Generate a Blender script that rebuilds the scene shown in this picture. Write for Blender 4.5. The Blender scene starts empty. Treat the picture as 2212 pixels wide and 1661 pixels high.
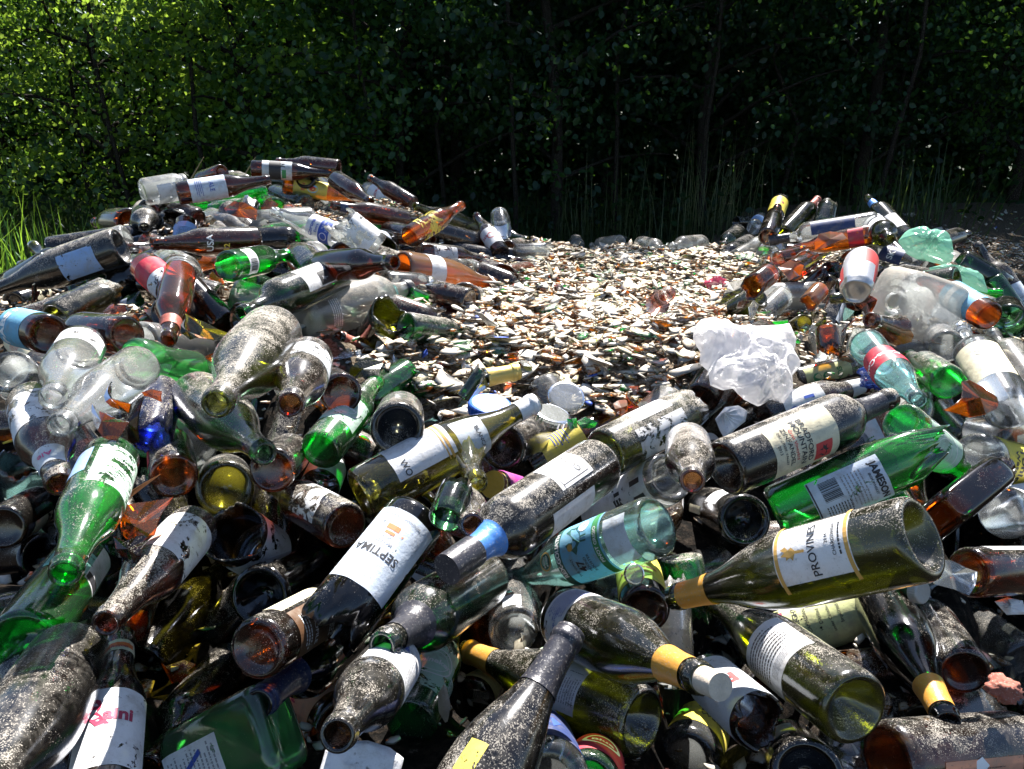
# Heap of discarded bottles in the sun before a dark wood
import bpy, math, random
import numpy as np
from mathutils import Vector, Matrix, noise
random.seed(7); rng = np.random.default_rng(7)
SC = bpy.context.scene; COL = SC.collection
F = 1722.0; CX = 1106.0; CY = 830.5; PITCH = math.radians(21.0)
CAM = Vector((0, 0, 1.35))
FW = Vector((0, math.cos(PITCH), -math.sin(PITCH))); UP = Vector((0, math.sin(PITCH), math.cos(PITCH))); RT = Vector((1, 0, 0))
def ray(px, py): return RT*((px-CX)/F) + UP*((CY-py)/F) + FW
def at(px, py, t): return CAM + ray(px, py)*t
def to_px(P):
    v = P-CAM; t = v.dot(FW)
    return CX+F*v.dot(RT)/t, CY-F*v.dot(UP)/t, t

# ------------------------------------------------------------------ materials
class NT:
    def __init__(s, name):
        m = bpy.data.materials.new(name); m.use_nodes = True; s.m = m; s.t = m.node_tree; s.t.nodes.clear()
        s.out = s.n('ShaderNodeOutputMaterial')
    def n(s, ty, **k):
        x = s.t.nodes.new(ty)
        for a, b in k.items(): setattr(x, a, b)
        return x
    def l(s, a, b): s.t.links.new(a, b)
    def set(s, node, i, v):
        if hasattr(v, 'is_linked') or isinstance(v, bpy.types.NodeSocket): s.l(v, node.inputs[i])
        else: node.inputs[i].default_value = v
    def math(s, op, a, b=None, clamp=False):
        x = s.n('ShaderNodeMath', operation=op, use_clamp=clamp); s.set(x, 0, a)
        if b is not None: s.set(x, 1, b)
        return x.outputs[0]
    def noise(s, vec, scale, detail=3.0, rough=0.6, dist=0.0):
        x = s.n('ShaderNodeTexNoise'); s.l(vec, x.inputs['Vector'])
        x.inputs['Scale'].default_value = scale; x.inputs['Detail'].default_value = detail
        x.inputs['Roughness'].default_value = rough; x.inputs['Distortion'].default_value = dist
        return x.outputs['Fac']
    def ramp(s, v, lo, hi):
        x = s.n('ShaderNodeMapRange'); x.interpolation_type = 'SMOOTHSTEP'
        s.set(x, 'Value', v); s.set(x, 'From Min', lo); s.set(x, 'From Max', hi)
        return x.outputs[0]
    def mixs(s, f, a, b):
        x = s.n('ShaderNodeMixShader'); s.set(x, 0, f); s.l(a, x.inputs[1]); s.l(b, x.inputs[2]); return x.outputs[0]
    def mixc(s, f, a, b):
        x = s.n('ShaderNodeMix', data_type='RGBA'); s.set(x, 0, f)
        for i, v in ((6, a), (7, b)):
            if isinstance(v, tuple): x.inputs[i].default_value = (*v[:3], 1)
            else: s.l(v, x.inputs[i])
        return x.outputs[2]
    def bsdf(s, ty, col, **k):
        x = s.n(ty)
        if isinstance(col, tuple): x.inputs['Color'].default_value = (*col[:3], 1)
        else: s.l(col, x.inputs['Color'])
        for a, b in k.items(): s.set(x, a, b)
        return x.outputs[0]
    def coords(s):
        tc = s.n('ShaderNodeTexCoord'); oi = s.n('ShaderNodeObjectInfo')
        o = s.math('MULTIPLY', oi.outputs['Random'], 37.0)
        a = s.n('ShaderNodeVectorMath', operation='ADD'); s.l(tc.outputs['Object'], a.inputs[0]); s.l(o, a.inputs[1])
        return a.outputs[0], oi
    def done(s, sh): s.l(sh, s.out.inputs['Surface']); return s.m

GLASS = {  # transmission of one wall
    'amber': (.88, .42, .05), 'brown': (.35, .15, .035), 'dark': (.15, .09, .04), 'black': (.05, .05, .04),
    'green': (.12, .80, .22), 'deepgreen': (.10, .32, .12), 'olive': (.33, .35, .05), 'yellow': (.74, .70, .22),
    'clear': (.93, .95, .94), 'aqua': (.66, .91, .88), 'mint': (.52, .88, .72), 'cobalt': (.03, .08, .60),
    'brightgreen': (.34, .90, .40), 'orange': (1.0, .42, .07), 'red': (.7, .08, .07), 'pinkglass': (.8, .5, .4)}
MATS = {}
def glass(col):
    k = 'glass_'+col
    if k in MATS: return MATS[k]
    N = NT(k); c = GLASS[col]; vec, oi = N.coords()
    geo = N.n('ShaderNodeNewGeometry')
    d = N.n('ShaderNodeVectorMath', operation='DOT_PRODUCT'); N.l(geo.outputs['Normal'], d.inputs[0]); N.l(geo.outputs['Incoming'], d.inputs[1])
    ci = N.math('ABSOLUTE', d.outputs['Value'])
    path = N.math('DIVIDE', 1.0, N.math('MAXIMUM', ci, 0.22))
    comb = N.n('ShaderNodeCombineColor')
    for i in range(3): N.l(N.math('POWER', c[i], path), comb.inputs[i])
    at_ = N.n('ShaderNodeAttribute', attribute_type='OBJECT', attribute_name='dust')
    dust = at_.outputs['Fac']
    # dirt film, painted backlit glow and speckled dust on upward faces
    fine = N.noise(vec, 620, 2, .7); mid = N.noise(vec, 70, 4, .65, 1.0); big = N.noise(vec, 14, 3, .6); big2 = N.noise(vec, 22, 4, .6, 1.2)
    sx = N.n('ShaderNodeSeparateXYZ'); N.l(geo.outputs['Normal'], sx.inputs[0])
    bf = N.math('MULTIPLY', sx.outputs['Z'], N.math('SUBTRACT', 1.0, N.math('MULTIPLY', geo.outputs['Backfacing'], 2.0)))
    up = N.ramp(bf, 0.05, 1.0)
    lvl = N.math('ADD', N.math('MULTIPLY', up, N.math('MULTIPLY', dust, 0.135)), N.math('MULTIPLY', dust, 0.04))
    comb_n = N.math('ADD', N.math('MULTIPLY', fine, 0.74), N.math('ADD', N.math('MULTIPLY', mid, 0.22), N.math('MULTIPLY', big, 0.12)))
    thr = N.math('ADD', N.math('SUBTRACT', 0.725, lvl), N.math('MULTIPLY', N.math('SUBTRACT', big2, .5), .42))
    df = N.ramp(N.math('SUBTRACT', comb_n, thr), -0.01, 0.045)
    df = N.math('MULTIPLY', df, N.math('ADD', 0.28, N.math('MULTIPLY', dust, 0.5), clamp=True), clamp=True)
    bump = N.n('ShaderNodeBump'); bump.inputs['Strength'].default_value = .25; bump.inputs['Distance'].default_value = .0008; N.l(mid, bump.inputs['Height'])
    tr = N.bsdf('ShaderNodeBsdfTransparent', comb.outputs[0])
    gl = N.bsdf('ShaderNodeBsdfGlossy', (.95, .96, 1), Roughness=N.math('ADD', .035, N.math('MULTIPLY', dust, .16)), Normal=bump.outputs[0])
    fr = N.n('ShaderNodeFresnel'); fr.inputs['IOR'].default_value = 1.52; N.l(bump.outputs[0], fr.inputs['Normal'])
    fr2 = N.math('MULTIPLY', fr.outputs[0], 1.5, clamp=True)
    tl = N.bsdf('ShaderNodeBsdfTranslucent', tuple(min(1, x*1.0) for x in c))
    film = N.bsdf('ShaderNodeBsdfDiffuse', tuple(.10+.30*x for x in c))
    f2 = N.mixs(.35, tl, film)
    pale = .32 if min(c) > .5 else .05
    body = N.mixs(N.math('ADD', {'orange': .9, 'brightgreen': .34, 'green': .20, 'amber': .16, 'mint': .2, 'yellow': .14, 'olive': .05, 'aqua': .12, 'brown': .035, 'dark': .02, 'black': .02, 'deepgreen': .05}.get(col, .05), N.math('MULTIPLY', dust, pale)), tr, f2)  # per-colour weights put the glow of backlit glass into the colour
    body = N.mixs(fr2, body, gl)
    spk = N.math('MULTIPLY', N.ramp(N.math('ADD', N.noise(vec, 360, 3, .7), N.math('MULTIPLY', N.math('SUBTRACT', .5, big2), .35)), .675, .74), N.math('MULTIPLY', dust, N.math('ADD', .45, N.math('MULTIPLY', up, .55))), clamp=True); df = N.math('MAXIMUM', df, spk)
    soft = N.math('MULTIPLY', N.math('MULTIPLY', up, N.math('POWER', dust, 3.5)), N.math('MULTIPLY', N.ramp(mid, .35, .7), .28))
    df = N.math('MAXIMUM', df, soft)
    dd = N.bsdf('ShaderNodeBsdfDiffuse', N.mixc(big, (.40, .36, .31), (.64, .59, .52)))
    dt = N.bsdf('ShaderNodeBsdfTranslucent', tuple(.35+.4*x for x in c))
    ds = N.mixs(.5 if min(c) > .5 else .22, dd, dt)
    MATS[k] = N.done(N.mixs(df, body, ds)); return MATS[k]

def paper(name, c, c2=None, rough=.7):
    k = 'paper_'+name
    if k in MATS: return MATS[k]
    N = NT(k); vec, oi = N.coords()
    g = N.noise(vec, 45, 5, .7); sp = N.noise(vec, 260, 2, .6)
    grime = N.math('MULTIPLY', N.ramp(g, .44, .74), .55)
    col = N.mixc(grime, c, (.30, .25, .20)); col = N.mixc(N.math('MULTIPLY', N.ramp(sp, .66, .74), .55), col, (.16, .13, .11))
    tear = N.n('ShaderNodeAttribute', attribute_type='OBJECT', attribute_name='tear').outputs['Fac']
    tn = N.noise(vec, 38, 6, .72, .6)
    mask = N.math('GREATER_THAN', N.math('MAXIMUM', tear, 0.335), tn)
    b = N.n('ShaderNodeBump'); b.inputs['Strength'].default_value = .6; b.inputs['Distance'].default_value = .0022; N.l(g, b.inputs['Height'])
    d = N.bsdf('ShaderNodeBsdfDiffuse', col, Normal=b.outputs[0]); t = N.bsdf('ShaderNodeBsdfTranslucent', tuple(x*.8 for x in c))
    s = N.mixs(.16, d, t)
    gl = N.bsdf('ShaderNodeBsdfGlossy', (1, 1, 1), Roughness=.45); s = N.mixs(.04, s, gl)
    trn = N.n('ShaderNodeBsdfTransparent').outputs[0]
    MATS[k] = N.done(N.mixs(mask, s, trn)); return MATS[k]

def solid(name, c, rough=.5, metal=0.0, var=.25, nscale=30, bump=.6, spec=.5, transl=0.0):
    if name in MATS: return MATS[name]
    N = NT(name); vec, oi = N.coords(); p = N.n('ShaderNodeBsdfPrincipled')
    g = N.noise(vec, nscale, 5, .65)
    col = N.mixc(g, tuple(x*(1-var) for x in c), tuple(min(1, x*(1+var)) for x in c)); sp = N.noise(vec, 420, 2, .6); col = N.mixc(N.math('MULTIPLY', N.ramp(sp, .58, .68), .5 if bump else 0.0), col, (.42, .39, .35)); N.l(col, p.inputs['Base Color'])
    p.inputs['Roughness'].default_value = rough; p.inputs['Metallic'].default_value = metal
    p.inputs['Specular IOR Level'].default_value = spec
    b = N.n('ShaderNodeBump'); b.inputs['Strength'].default_value = bump; b.inputs['Distance'].default_value = .002; N.l(g, b.inputs['Height']); N.l(b.outputs[0], p.inputs['Normal'])
    o = p.outputs[0]
    if transl: o = N.mixs(transl, o, N.bsdf('ShaderNodeBsdfTranslucent', col))
    MATS[name] = N.done(o); return MATS[name]
INK = {'k': (.025, .025, .03), 'r': (.55, .05, .05), 'o': (.70, .16, .04), 'b': (.03, .08, .40), 'g': (.05, .25, .09), 'w': (.85, .85, .85),
       'y': (.80, .60, .08), 'gr': (.30, .30, .32), 'm': (.35, .03, .08), 'lb': (.25, .55, .80), 'tq': (.10, .42, .50), 'dg': (.03, .12, .10), 'gd': (.55, .32, .08), 'pk': (.75, .10, .25)}
def ink(c): return solid('ink_'+c, INK[c], rough=.6, var=.12, bump=0)
PAPER = {'white': (.84, .84, .86), 'cream': (.78, .72, .52), 'blue': (.32, .50, .82), 'yellow': (.80, .66, .10), 'silver': (.62, .66, .70), 'pink': (.78, .36, .22),
         'red': (.60, .05, .08), 'brown': (.12, .06, .03), 'navy': (.03, .05, .15), 'pale': (.70, .78, .90), 'teal': (.28, .60, .52), 'lime': (.70, .72, .35), 'sky': (.20, .50, .72), 'greenetch': (.55, .74, .62), 'magenta': (.42, .05, .28)}
def pap(c): return paper(c, PAPER[c])

# ------------------------------------------------------------------ mesh helpers
def mk(name, verts, faces, mats, parent=None, smooth=True, midx=None):
    me = bpy.data.meshes.new(name); me.from_pydata([tuple(v) for v in verts], [], faces)
    for m in (mats if isinstance(mats, (list, tuple)) else [mats]): me.materials.append(m)
    if smooth: me.polygons.foreach_set('use_smooth', [True]*len(me.polygons))
    if midx is not None: me.polygons.foreach_set('material_index', midx)
    me.update(); o = bpy.data.objects.new(name, me); COL.objects.link(o)
    if parent: o.parent = parent
    return o
def fast(name, V, Fc, mats, midx=None, smooth=False):
    """V (n,3); Fc list of (m,k) int arrays of k-gons"""
    me = bpy.data.meshes.new(name); me.vertices.add(len(V)); me.vertices.foreach_set('co', np.asarray(V, np.float32).ravel())
    loops = np.concatenate([f.ravel() for f in Fc]); tot = np.concatenate([np.full(len(f), f.shape[1]) for f in Fc])
    me.loops.add(len(loops)); me.loops.foreach_set('vertex_index', loops.astype(np.int32))
    st = np.concatenate([[0], np.cumsum(tot)[:-1]]); me.polygons.add(len(tot))
    me.polygons.foreach_set('loop_start', st.astype(np.int32)); me.polygons.foreach_set('loop_total', tot.astype(np.int32))
    for m in mats: me.materials.append(m)
    if midx is not None: me.polygons.foreach_set('material_index', midx.astype(np.int32))
    if smooth: me.polygons.foreach_set('use_smooth', np.ones(len(tot), bool))
    me.update(calc_edges=True); me.validate()
    o = bpy.data.objects.new(name, me); COL.objects.link(o); return o

# profiles: (half width a, half depth b, squareness, z) in mm from the centre of the base up to the lip and back inside
def rd(*p): return [(r, r, 2, z) for r, z in p]
NECKIN = 22
TYPES = {
 'beer': rd((0,5),(14,4),(21,3),(24,0),(27,0),(29.3,1.5),(30.5,6),(30.5,60),(30.5,120),(29.8,130),(27.5,140),(23,152),(18.5,166),(16,182),(14,204),(13.2,216),(14.8,217.5),(14.8,221),(13.2,223),(13.6,229),(12.6,230.5),(10.2,230.3),(9.4,226),(9.6,195)),
 'wine': rd((0,30),(9,28),(18,18),(25,7),(30,0),(34,0),(36.6,3),(37.5,9),(37.5,100),(37.5,190),(36.6,200),(33,210),(26,219),(19.5,228),(15.8,240),(14.3,258),(13.8,283),(15.4,284.5),(15.4,291),(14,292.5),(14,299),(13,300),(9.8,300),(9.3,296),(9.6,262)),
 'burgundy': rd((0,30),(9,28),(19,18),(27,7),(32,0),(36,0),(39,3),(40,9),(40,80),(40,135),(39,152),(35.5,172),(29.5,193),(22.5,214),(17.5,234),(15,258),(14.2,284),(15.8,285.5),(15.8,292),(14.3,293.5),(14.3,299),(13.2,300),(9.9,300),(9.4,296),(9.8,262)),
 'champagne': rd((0,38),(10,36),(21,22),(30,8),(36,0),(40,0),(43,4),(44,11),(44,120),(43,145),(38.5,172),(31,200),(23,225),(18,246),(15.5,268),(15,282),(17.5,284),(17.5,291),(15.5,293),(15.5,299),(14,301),(10.4,301),(10,297),(10.4,260)),
 'jug': rd((0,8),(25,6),(38,0),(46,1.5),(51,8),(52.5,18),(52.5,130),(52.5,205),(50,226),(42,246),(31,262),(22,278),(18,296),(17,316),(19,318),(19,326),(17,328),(17,339),(15,340),(12,340),(11.5,334),(12,300)),
 'whisky': rd((0,6),(20,5),(29,0),(34,1),(37.5,6),(38,14),(38,90),(38,172),(36.8,184),(32,195),(23,203),(16.5,208),(15.2,216),(16.8,226),(17.6,240),(16,256),(14.6,268),(16,270),(16,288),(14.5,290),(11,290),(10.5,285),(11,258)),
 'spirit': rd((0,6),(20,5),(29,0),(35,1),(39,6),(40,14),(40,90),(40,178),(38.5,190),(32,201),(22,208),(16,214),(14,226),(13.6,262),(16,264),(16,287),(14.5,290),(11,290),(10.5,285),(11,255)),
 'soda': rd((0,5),(14,4),(21,0),(26,1),(29,5),(29.6,16),(28,35),(25.6,55),(26.5,75),(29.6,95),(29.6,112),(27,128),(20.5,146),(15.5,162),(12.8,180),(13.8,186),(14,193),(12.8,195),(10,195),(9.6,190),(10,172)),
 'jar': rd((0,4),(20,3),(29,0),(34,1),(37,5),(38,12),(38,60),(38,92),(36,100),(32.5,105),(32.5,108),(33.5,110),(33,120),(31.5,121),(30,120),(30,104),(34,96)),
 'tumbler': rd((0,7),(20,6),(26,0),(30,1),(32.5,6),(34,30),(36.5,70),(38,105),(37,106.5),(35.6,105),(33.8,70),(31.5,30),(28,9),(0,9)),
 'can': rd((0,10),(18,8),(23,0),(25,0),(28,5),(32,11),(33,16),(33,60),(33,106),(31.5,112),(28,119),(27.5,121.5),(26,122),(25.2,118),(24.8,116.5),(12,116.3),(0,116)),
 'squarejug': [(0,0,2,6),(40,40,3,5),(58,58,5,0),(66,66,6,2),(73,73,5,10),(75,75,5,22),(75,75,5,140),(73,73,5,156),(62,62,3.4,174),(40,40,2.4,188),(26,26,2,196),(22,22,2,206),(22,22,2,226),(20,20,2,227),(18,18,2,226),(18,18,2,200)],
 'flask': [(0,0,2,6),(25,12,3,5),(38,18,4,0),(42,22,5,1.5),(46,26,5,8),(47,27,5,16),(47,27,5,90),(47,27,5,128),(44,25,4,140),(32,20,3,151),(19,16,2.2,158),(14.5,14.5,2,164),(13.5,13.5,2,172),(15,15,2,173),(13.2,13.2,2,178),(14.8,14.8,2,182),(13,13,2,187),(14,14,2,192),(12.6,12.6,2,194),(10,10,2,194),(10,10,2,170)],
}
DIA = {'beer': 61, 'wine': 75, 'burgundy': 80, 'champagne': 88, 'jug': 105, 'whisky': 76, 'spirit': 80, 'soda': 59.5, 'jar': 76, 'tumbler': 74, 'can': 66, 'squarejug': 150, 'flask': 94}
def tip(ty): return max(z for a, b, n, z in TYPES[ty])
NAMES = {'beer': 'beer_bottle', 'wine': 'wine_bottle', 'burgundy': 'wine_bottle', 'champagne': 'sparkling_wine_bottle', 'jug': 'large_bottle', 'whisky': 'liquor_bottle', 'spirit': 'liquor_bottle', 'soda': 'soda_bottle', 'jar': 'glass_jar', 'tumbler': 'drinking_glass', 'can': 'drink_can', 'squarejug': 'square_jug', 'flask': 'flask_bottle'}
CATS = {'jar': 'jar', 'tumbler': 'glass', 'can': 'can', 'squarejug': 'jug'}
def outer(ty):
    P = TYPES[ty]; zm = tip(ty); i0 = max(range(len(P)), key=lambda i: P[i][3] - (0 if P[i][0] > 0 else 999))
    st = 0
    for i, p in enumerate(P):
        if p[3] <= 0.01: st = i
    return [p for p in P[st:i0+1]]
def rad(ty, z):
    O = outer(ty)
    for p, q in zip(O, O[1:]):
        if p[3] <= z <= q[3]:
            f = (z-p[3])/max(1e-6, q[3]-p[3]); return p[0]+(q[0]-p[0])*f, p[1]+(q[1]-p[1])*f, p[2]+(q[2]-p[2])*f
    return O[-1][:3]
def sup(a, b, n, th):
    c, s = math.cos(th), math.sin(th)
    if n <= 2.01: return a*c, b*s
    k = (abs(c)**n + abs(s)**n)**(-1.0/n); return a*c*k, b*s*k
BODY = {}
def body_mesh(ty, cut=None, part='base', seed=0, crush=0.0):
    key = (ty, cut, part, seed, crush)
    if key in BODY: return BODY[key]
    r = random.Random(seed*31+5); P = TYPES[ty]; seg = 44; V = []; Fc = []
    def ring(a, b, n, zf):
        base = len(V)
        for i in range(seg):
            th = 2*math.pi*i/seg; x, y = sup(a, b, n, th); z = zf(i) if callable(zf) else zf
            V.append((x/1000, y/1000, z/1000))
        return base
    def skin(b0, b1):
        for i in range(seg): j = (i+1) % seg; Fc.append((b0+i, b0+j, b1+j, b1+i))
    if cut is None:
        prev = None
        for (a, b, n, z) in P:
            if a == 0:
                V.append((0, 0, z/1000)); c = len(V)-1
                if prev is None: cen = c; prev = 'c'; continue
                for i in range(seg): Fc.append((prev+i, prev+(i+1) % seg, c))
                continue
            k = ring(a, b, n, z)
            if prev == 'c':
                for i in range(seg): Fc.append((cen, k+(i+1) % seg, k+i))
            elif prev is not None: skin(prev, k)
            prev = k
    else:
        ph = [r.uniform(0, 6.28) for _ in range(5)]; am = min(cut*0.16, 11)
        # jagged fracture line
        jag = [am*(math.sin(2*math.pi*i/seg+ph[0])+.6*math.sin(4*math.pi*i/seg+ph[1])+.45*math.sin(6.28*5*i/seg+ph[2])) + r.uniform(-1, 1)*am*.35 for i in range(seg)]
        zt = tip(ty)
        if part == 'base':
            pts = [p for p in P[:P.index(outer(ty)[-1])+1] if p[3] < cut*.55 or p in P[:6]]
            cen = None; prev = None
            for (a, b, n, z) in pts:
                if a == 0: V.append((0, 0, z/1000)); cen = len(V)-1; continue
                k = ring(a, b, n, z)
                if prev is None:
                    for i in range(seg): Fc.append((cen, k+(i+1) % seg, k+i))
                else: skin(prev, k)
                prev = k
            zs = max(p[3] for p in pts); lev = []
            for f in (.35, .7, 1.0):
                base = len(V)
                for i in range(seg):
                    z = zs+(cut+jag[i]-zs)*f; a, b, n = rad(ty, max(1, min(z, zt-1))); x, y = sup(a, b, n, 2*math.pi*i/seg); V.append((x/1000, y/1000, z/1000))
                skin(prev, base); prev = base
            w = 3.0  # wall thickness shown on the broken rim
            for f in (1.0, .6, .1):
                base = len(V)
                for i in range(seg):
                    z = zs+(cut+jag[i]-zs)*f; a, b, n = rad(ty, max(1, min(z, zt-1))); x, y = sup(max(2, a-w), max(2, b-w), n, 2*math.pi*i/seg); V.append((x/1000, y/1000, z/1000))
                skin(prev, base); prev = base
        else:  # neck piece, from the cut up to the lip
            prev = None
            for f in (0, 1.0):
                base = len(V); zs = cut+abs(am)*1.6
                for i in range(seg):
                    z = (cut+jag[i])*(1-f)+zs*f; a, b, n = rad(ty, max(1, z)); x, y = sup(a, b, n, 2*math.pi*i/seg); V.append((x/1000, y/1000, z/1000))
                if prev is not None: skin(prev, base)
                prev = base
            io = P.index(outer(ty)[-1])
            for i, (a, b, n, z) in enumerate(P):
                if (i <= io and z > zs and i > 4) or i > io:
                    k = ring(a, b, n, z); skin(prev, k); prev = k
    if crush:
        V2 = []
        for (x, y, z) in V:
            q = Vector((x*22+seed*3.1, y*22, z*16)); dn = noise.noise_vector(q)
            q2 = Vector((x*60+seed, y*60, z*50)); d2 = noise.noise(q2); e = min(1, z/.02)
            V2.append((x+crush*e*(dn.x*.022+d2*.004), y+crush*e*(dn.y*.022-d2*.004), z+crush*e*dn.z*.02))
        V = V2
    BODY[key] = (V, Fc); return BODY[key]
MESH = {}
def body_obj(name, ty, mat, parent, cut=None, part='base', seed=0, crush=0.0):
    key = (ty, cut, part, seed, crush, mat.name)
    if key not in MESH:
        V, Fc = body_mesh(ty, cut, part, seed, crush); o = mk(name, V, Fc, mat, parent)
        MESH[key] = o.data; return o
    o = bpy.data.objects.new(name, MESH[key]); COL.objects.link(o)
    if parent: o.parent = parent
    return o

def patch(ty, z0, z1, phi, wd, off=.5, warp=0.0):
    """curved sheet on the side of a bottle, a thin shell with an edge"""
    nz = max(2, int((z1-z0)/5)); na = max(3, int(wd/5)); V = []; Fc = []; r = random.Random(int(z0*7+z1+phi))
    for i in range(nz+1):
        z = z0+(z1-z0)*i/nz; a, b, n = rad(ty, z)
        for j in range(na+1):
            th = math.radians(phi-wd/2+wd*j/na); lift = off
            if warp and j > na*.8: lift += warp*(j/na-.8)*5
            x, y = sup(a+lift, b+lift, n, th); V.append((x/1000, y/1000, (z+math.sin(th*9+z*.2)*.25)/1000))
    for i in range(nz):
        for j in range(na):
            k = i*(na+1)+j; Fc.append((k, k+1, k+na+2, k+na+1))
    return V, Fc
def sleeve(ty, z0, z1, off=.7, closed=False, rad_over=None, ridges=0):
    V = []; Fc = []; seg = 40; zs = [z0]
    O = [p[3] for p in outer(ty) if z0 < p[3] < z1]; n = max(2, int((z1-z0)/4))
    zs = sorted(set([z0+(z1-z0)*i/n for i in range(n+1)]+O))
    for z in zs:
        if rad_over: a = b = rad_over
        else: a, b, _ = rad(ty, min(z, tip(ty)))
        for i in range(seg):
            rr = off+(.5*(i % 2) if ridges and (z-z0) < (z1-z0)*.6 else 0); th = 2*math.pi*i/seg; V.append(((a+rr)*math.cos(th)/1000, (b+rr)*math.sin(th)/1000, z/1000))
    for k in range(len(zs)-1):
        for i in range(seg): j = (i+1) % seg; Fc.append((k*seg+i, k*seg+j, (k+1)*seg+j, (k+1)*seg+i))
    if closed:
        b0_ = (len(zs)-1)*seg; b = len(V); V += [V[b0_+i] for i in range(seg)]; V.append((0, 0, zs[-1]/1000)); c = len(V)-1
        for i in range(seg): Fc.append((b+i, b+(i+1) % seg, c))
    return V, Fc
TXT = {}
def text_mesh(s, size, bold=0):
    k = (s, bold)
    if k not in TXT:
        cu = bpy.data.curves.new('lettering', 'FONT'); cu.body = s; cu.size = 1; cu.align_x = 'CENTER'; cu.align_y = 'CENTER'; cu.resolution_u = 3; cu.offset = bold
        o = bpy.data.objects.new('tmp', cu); me = bpy.data.meshes.new_from_object(o)
        TXT[k] = ([(v.co.x, v.co.y) for v in me.vertices], [tuple(p.vertices) for p in me.polygons])
        bpy.data.meshes.remove(me); bpy.data.objects.remove(o); bpy.data.curves.remove(cu)
    return TXT[k]
def lettering(ty, zc, phi, items, parent, dust=0):
    V = []; Fc = []; M = []; mats = []; 
    def mi(c):
        m = ink(c)
        if m not in mats: mats.append(m)
        return mats.index(m)
    def put(pts, faces, c, off=1.0):
        b = len(V)
        for (x, y) in pts:
            z = zc+y; a, bb, n = rad(ty, max(1, min(z, tip(ty)-1))); rr = max(a, 8)
            if n > 2.5: # flat face: straight map
                th = math.radians(phi); cx, cy = (a+off)*math.cos(th), (bb+off)*math.sin(th); V.append(((cx - x*math.sin(th))/1000, (cy+x*math.cos(th))/1000, z/1000)); continue
            th = math.radians(phi)+x/rr; V.append(((a+off)*math.cos(th)/1000, (bb+off)*math.sin(th)/1000, z/1000))
        for f in faces: Fc.append(tuple(i+b for i in f)); M.append(mi(c))
    def rect(x, y, w, h, c, rot=0, off=.85):
        nx = max(1, int(w/5)); pts = []; fs = []; cr, sr = math.cos(rot), math.sin(rot)
        for i in range(nx+1):
            for yy in (-h/2, h/2):
                u = -w/2+w*i/nx; pts.append((x+u*cr-yy*sr, y+u*sr+yy*cr))
        for i in range(nx): fs.append((2*i, 2*i+2, 2*i+3, 2*i+1))
        put(pts, fs, c, off)
    for it in items:
        k = it[0]
        if k == 't':
            _, s, x, y, size, c = it[:6]; bold = it[6] if len(it) > 6 else .01; rot = it[7] if len(it) > 7 else 0
            p, f = text_mesh(s, size, bold); cr, sr = math.cos(rot), math.sin(rot); put([(x+(a*cr-b*sr)*size, y+(a*sr+b*cr)*size) for a, b in p], f, c)
        elif k == 'r': rect(*it[1:])
        elif k == 'poly':
            _, x, y, s, c, pts = it[:6]; put([(x+a*s, y+b*s) for a, b in pts], [tuple(range(len(pts)))], c, it[6] if len(it) > 6 else .95)
        elif k == 'lines':  # rows of print too small to read
            _, x, y, w, h, n, c = it; r = random.Random(int(x*3+y+n))
            for i in range(n):
                yy = y+h/2-h*(i+.5)/n; u = -w/2; e = w/2-r.uniform(0, w*.25)
                while u < e:
                    ww = r.uniform(1.5, 5); rect(x+u+ww/2, yy, min(ww, e-u+.1), h/n*.38, c); u += ww+.9
        elif k == 'bar':
            _, x, y, w, h, rot = it; r = random.Random(9); u = -w/2
            while u < w/2:
                bw = r.choice((.4, .7, 1.1)); rect(x+u*math.cos(rot), y+u*math.sin(rot), bw, h, 'k', rot); u += bw+r.choice((.5, .8))
        elif k == 'ring':
            _, x, y, ro, ri, c = it; n = 28; pts = []; fs = []
            for i in range(n):
                a = 2*math.pi*i/n; pts += [(x+ro*math.cos(a), y+ro*math.sin(a)), (x+ri*math.cos(a), y+ri*math.sin(a))]
            for i in range(n): j = (i+1) % n; fs.append((2*i, 2*j, 2*j+1, 2*i+1))
            put(pts, fs, c)
    if V: return mk('lettering', V, Fc, mats, parent, smooth=False, midx=M)
def disc(n=20): return [(math.cos(2*math.pi*i/n), math.sin(2*math.pi*i/n)) for i in range(n)]
def star(): return [((1 if i % 2 == 0 else .42)*math.sin(math.pi*i/5), (1 if i % 2 == 0 else .42)*math.cos(math.pi*i/5)) for i in range(10)]

PLACED = []   # dicts: P0, P1, D, label, colour
GROUP = 'discarded bottles dumped on the glass heap'
def solve(bx, by, nx, ny, diam, s, ty, L=None, D=None):
    D = D or DIA[ty]/1000; L = (L or tip(ty))/1000; t = F*D/diam; dn = ray(nx, ny)
    for k in range(10):
        P = at(bx, by, t); w = CAM-P; a = dn.dot(dn); b = 2*dn.dot(w); c = w.dot(w)-(L*(1.06 if k else 1))**2; disc_ = b*b-4*a*c
        if disc_ >= 0:
            t2 = (-b+s*math.sqrt(disc_))/(2*a)
            if t2 > .05: return P, CAM+dn*t2, t
        t *= .985
    return P, CAM+dn*(-b/(2*a)), t
def frame(P0, P1, roll=0):
    z = (P1-P0).normalized(); c = (CAM-(P0+P1)/2); x = (c-z*c.dot(z)).normalized(); y = z.cross(x)
    M = Matrix((x, y, z)).transposed().to_4x4()
    if roll: M = M @ Matrix.Rotation(math.radians(roll), 4, 'Z')
    return M
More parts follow.
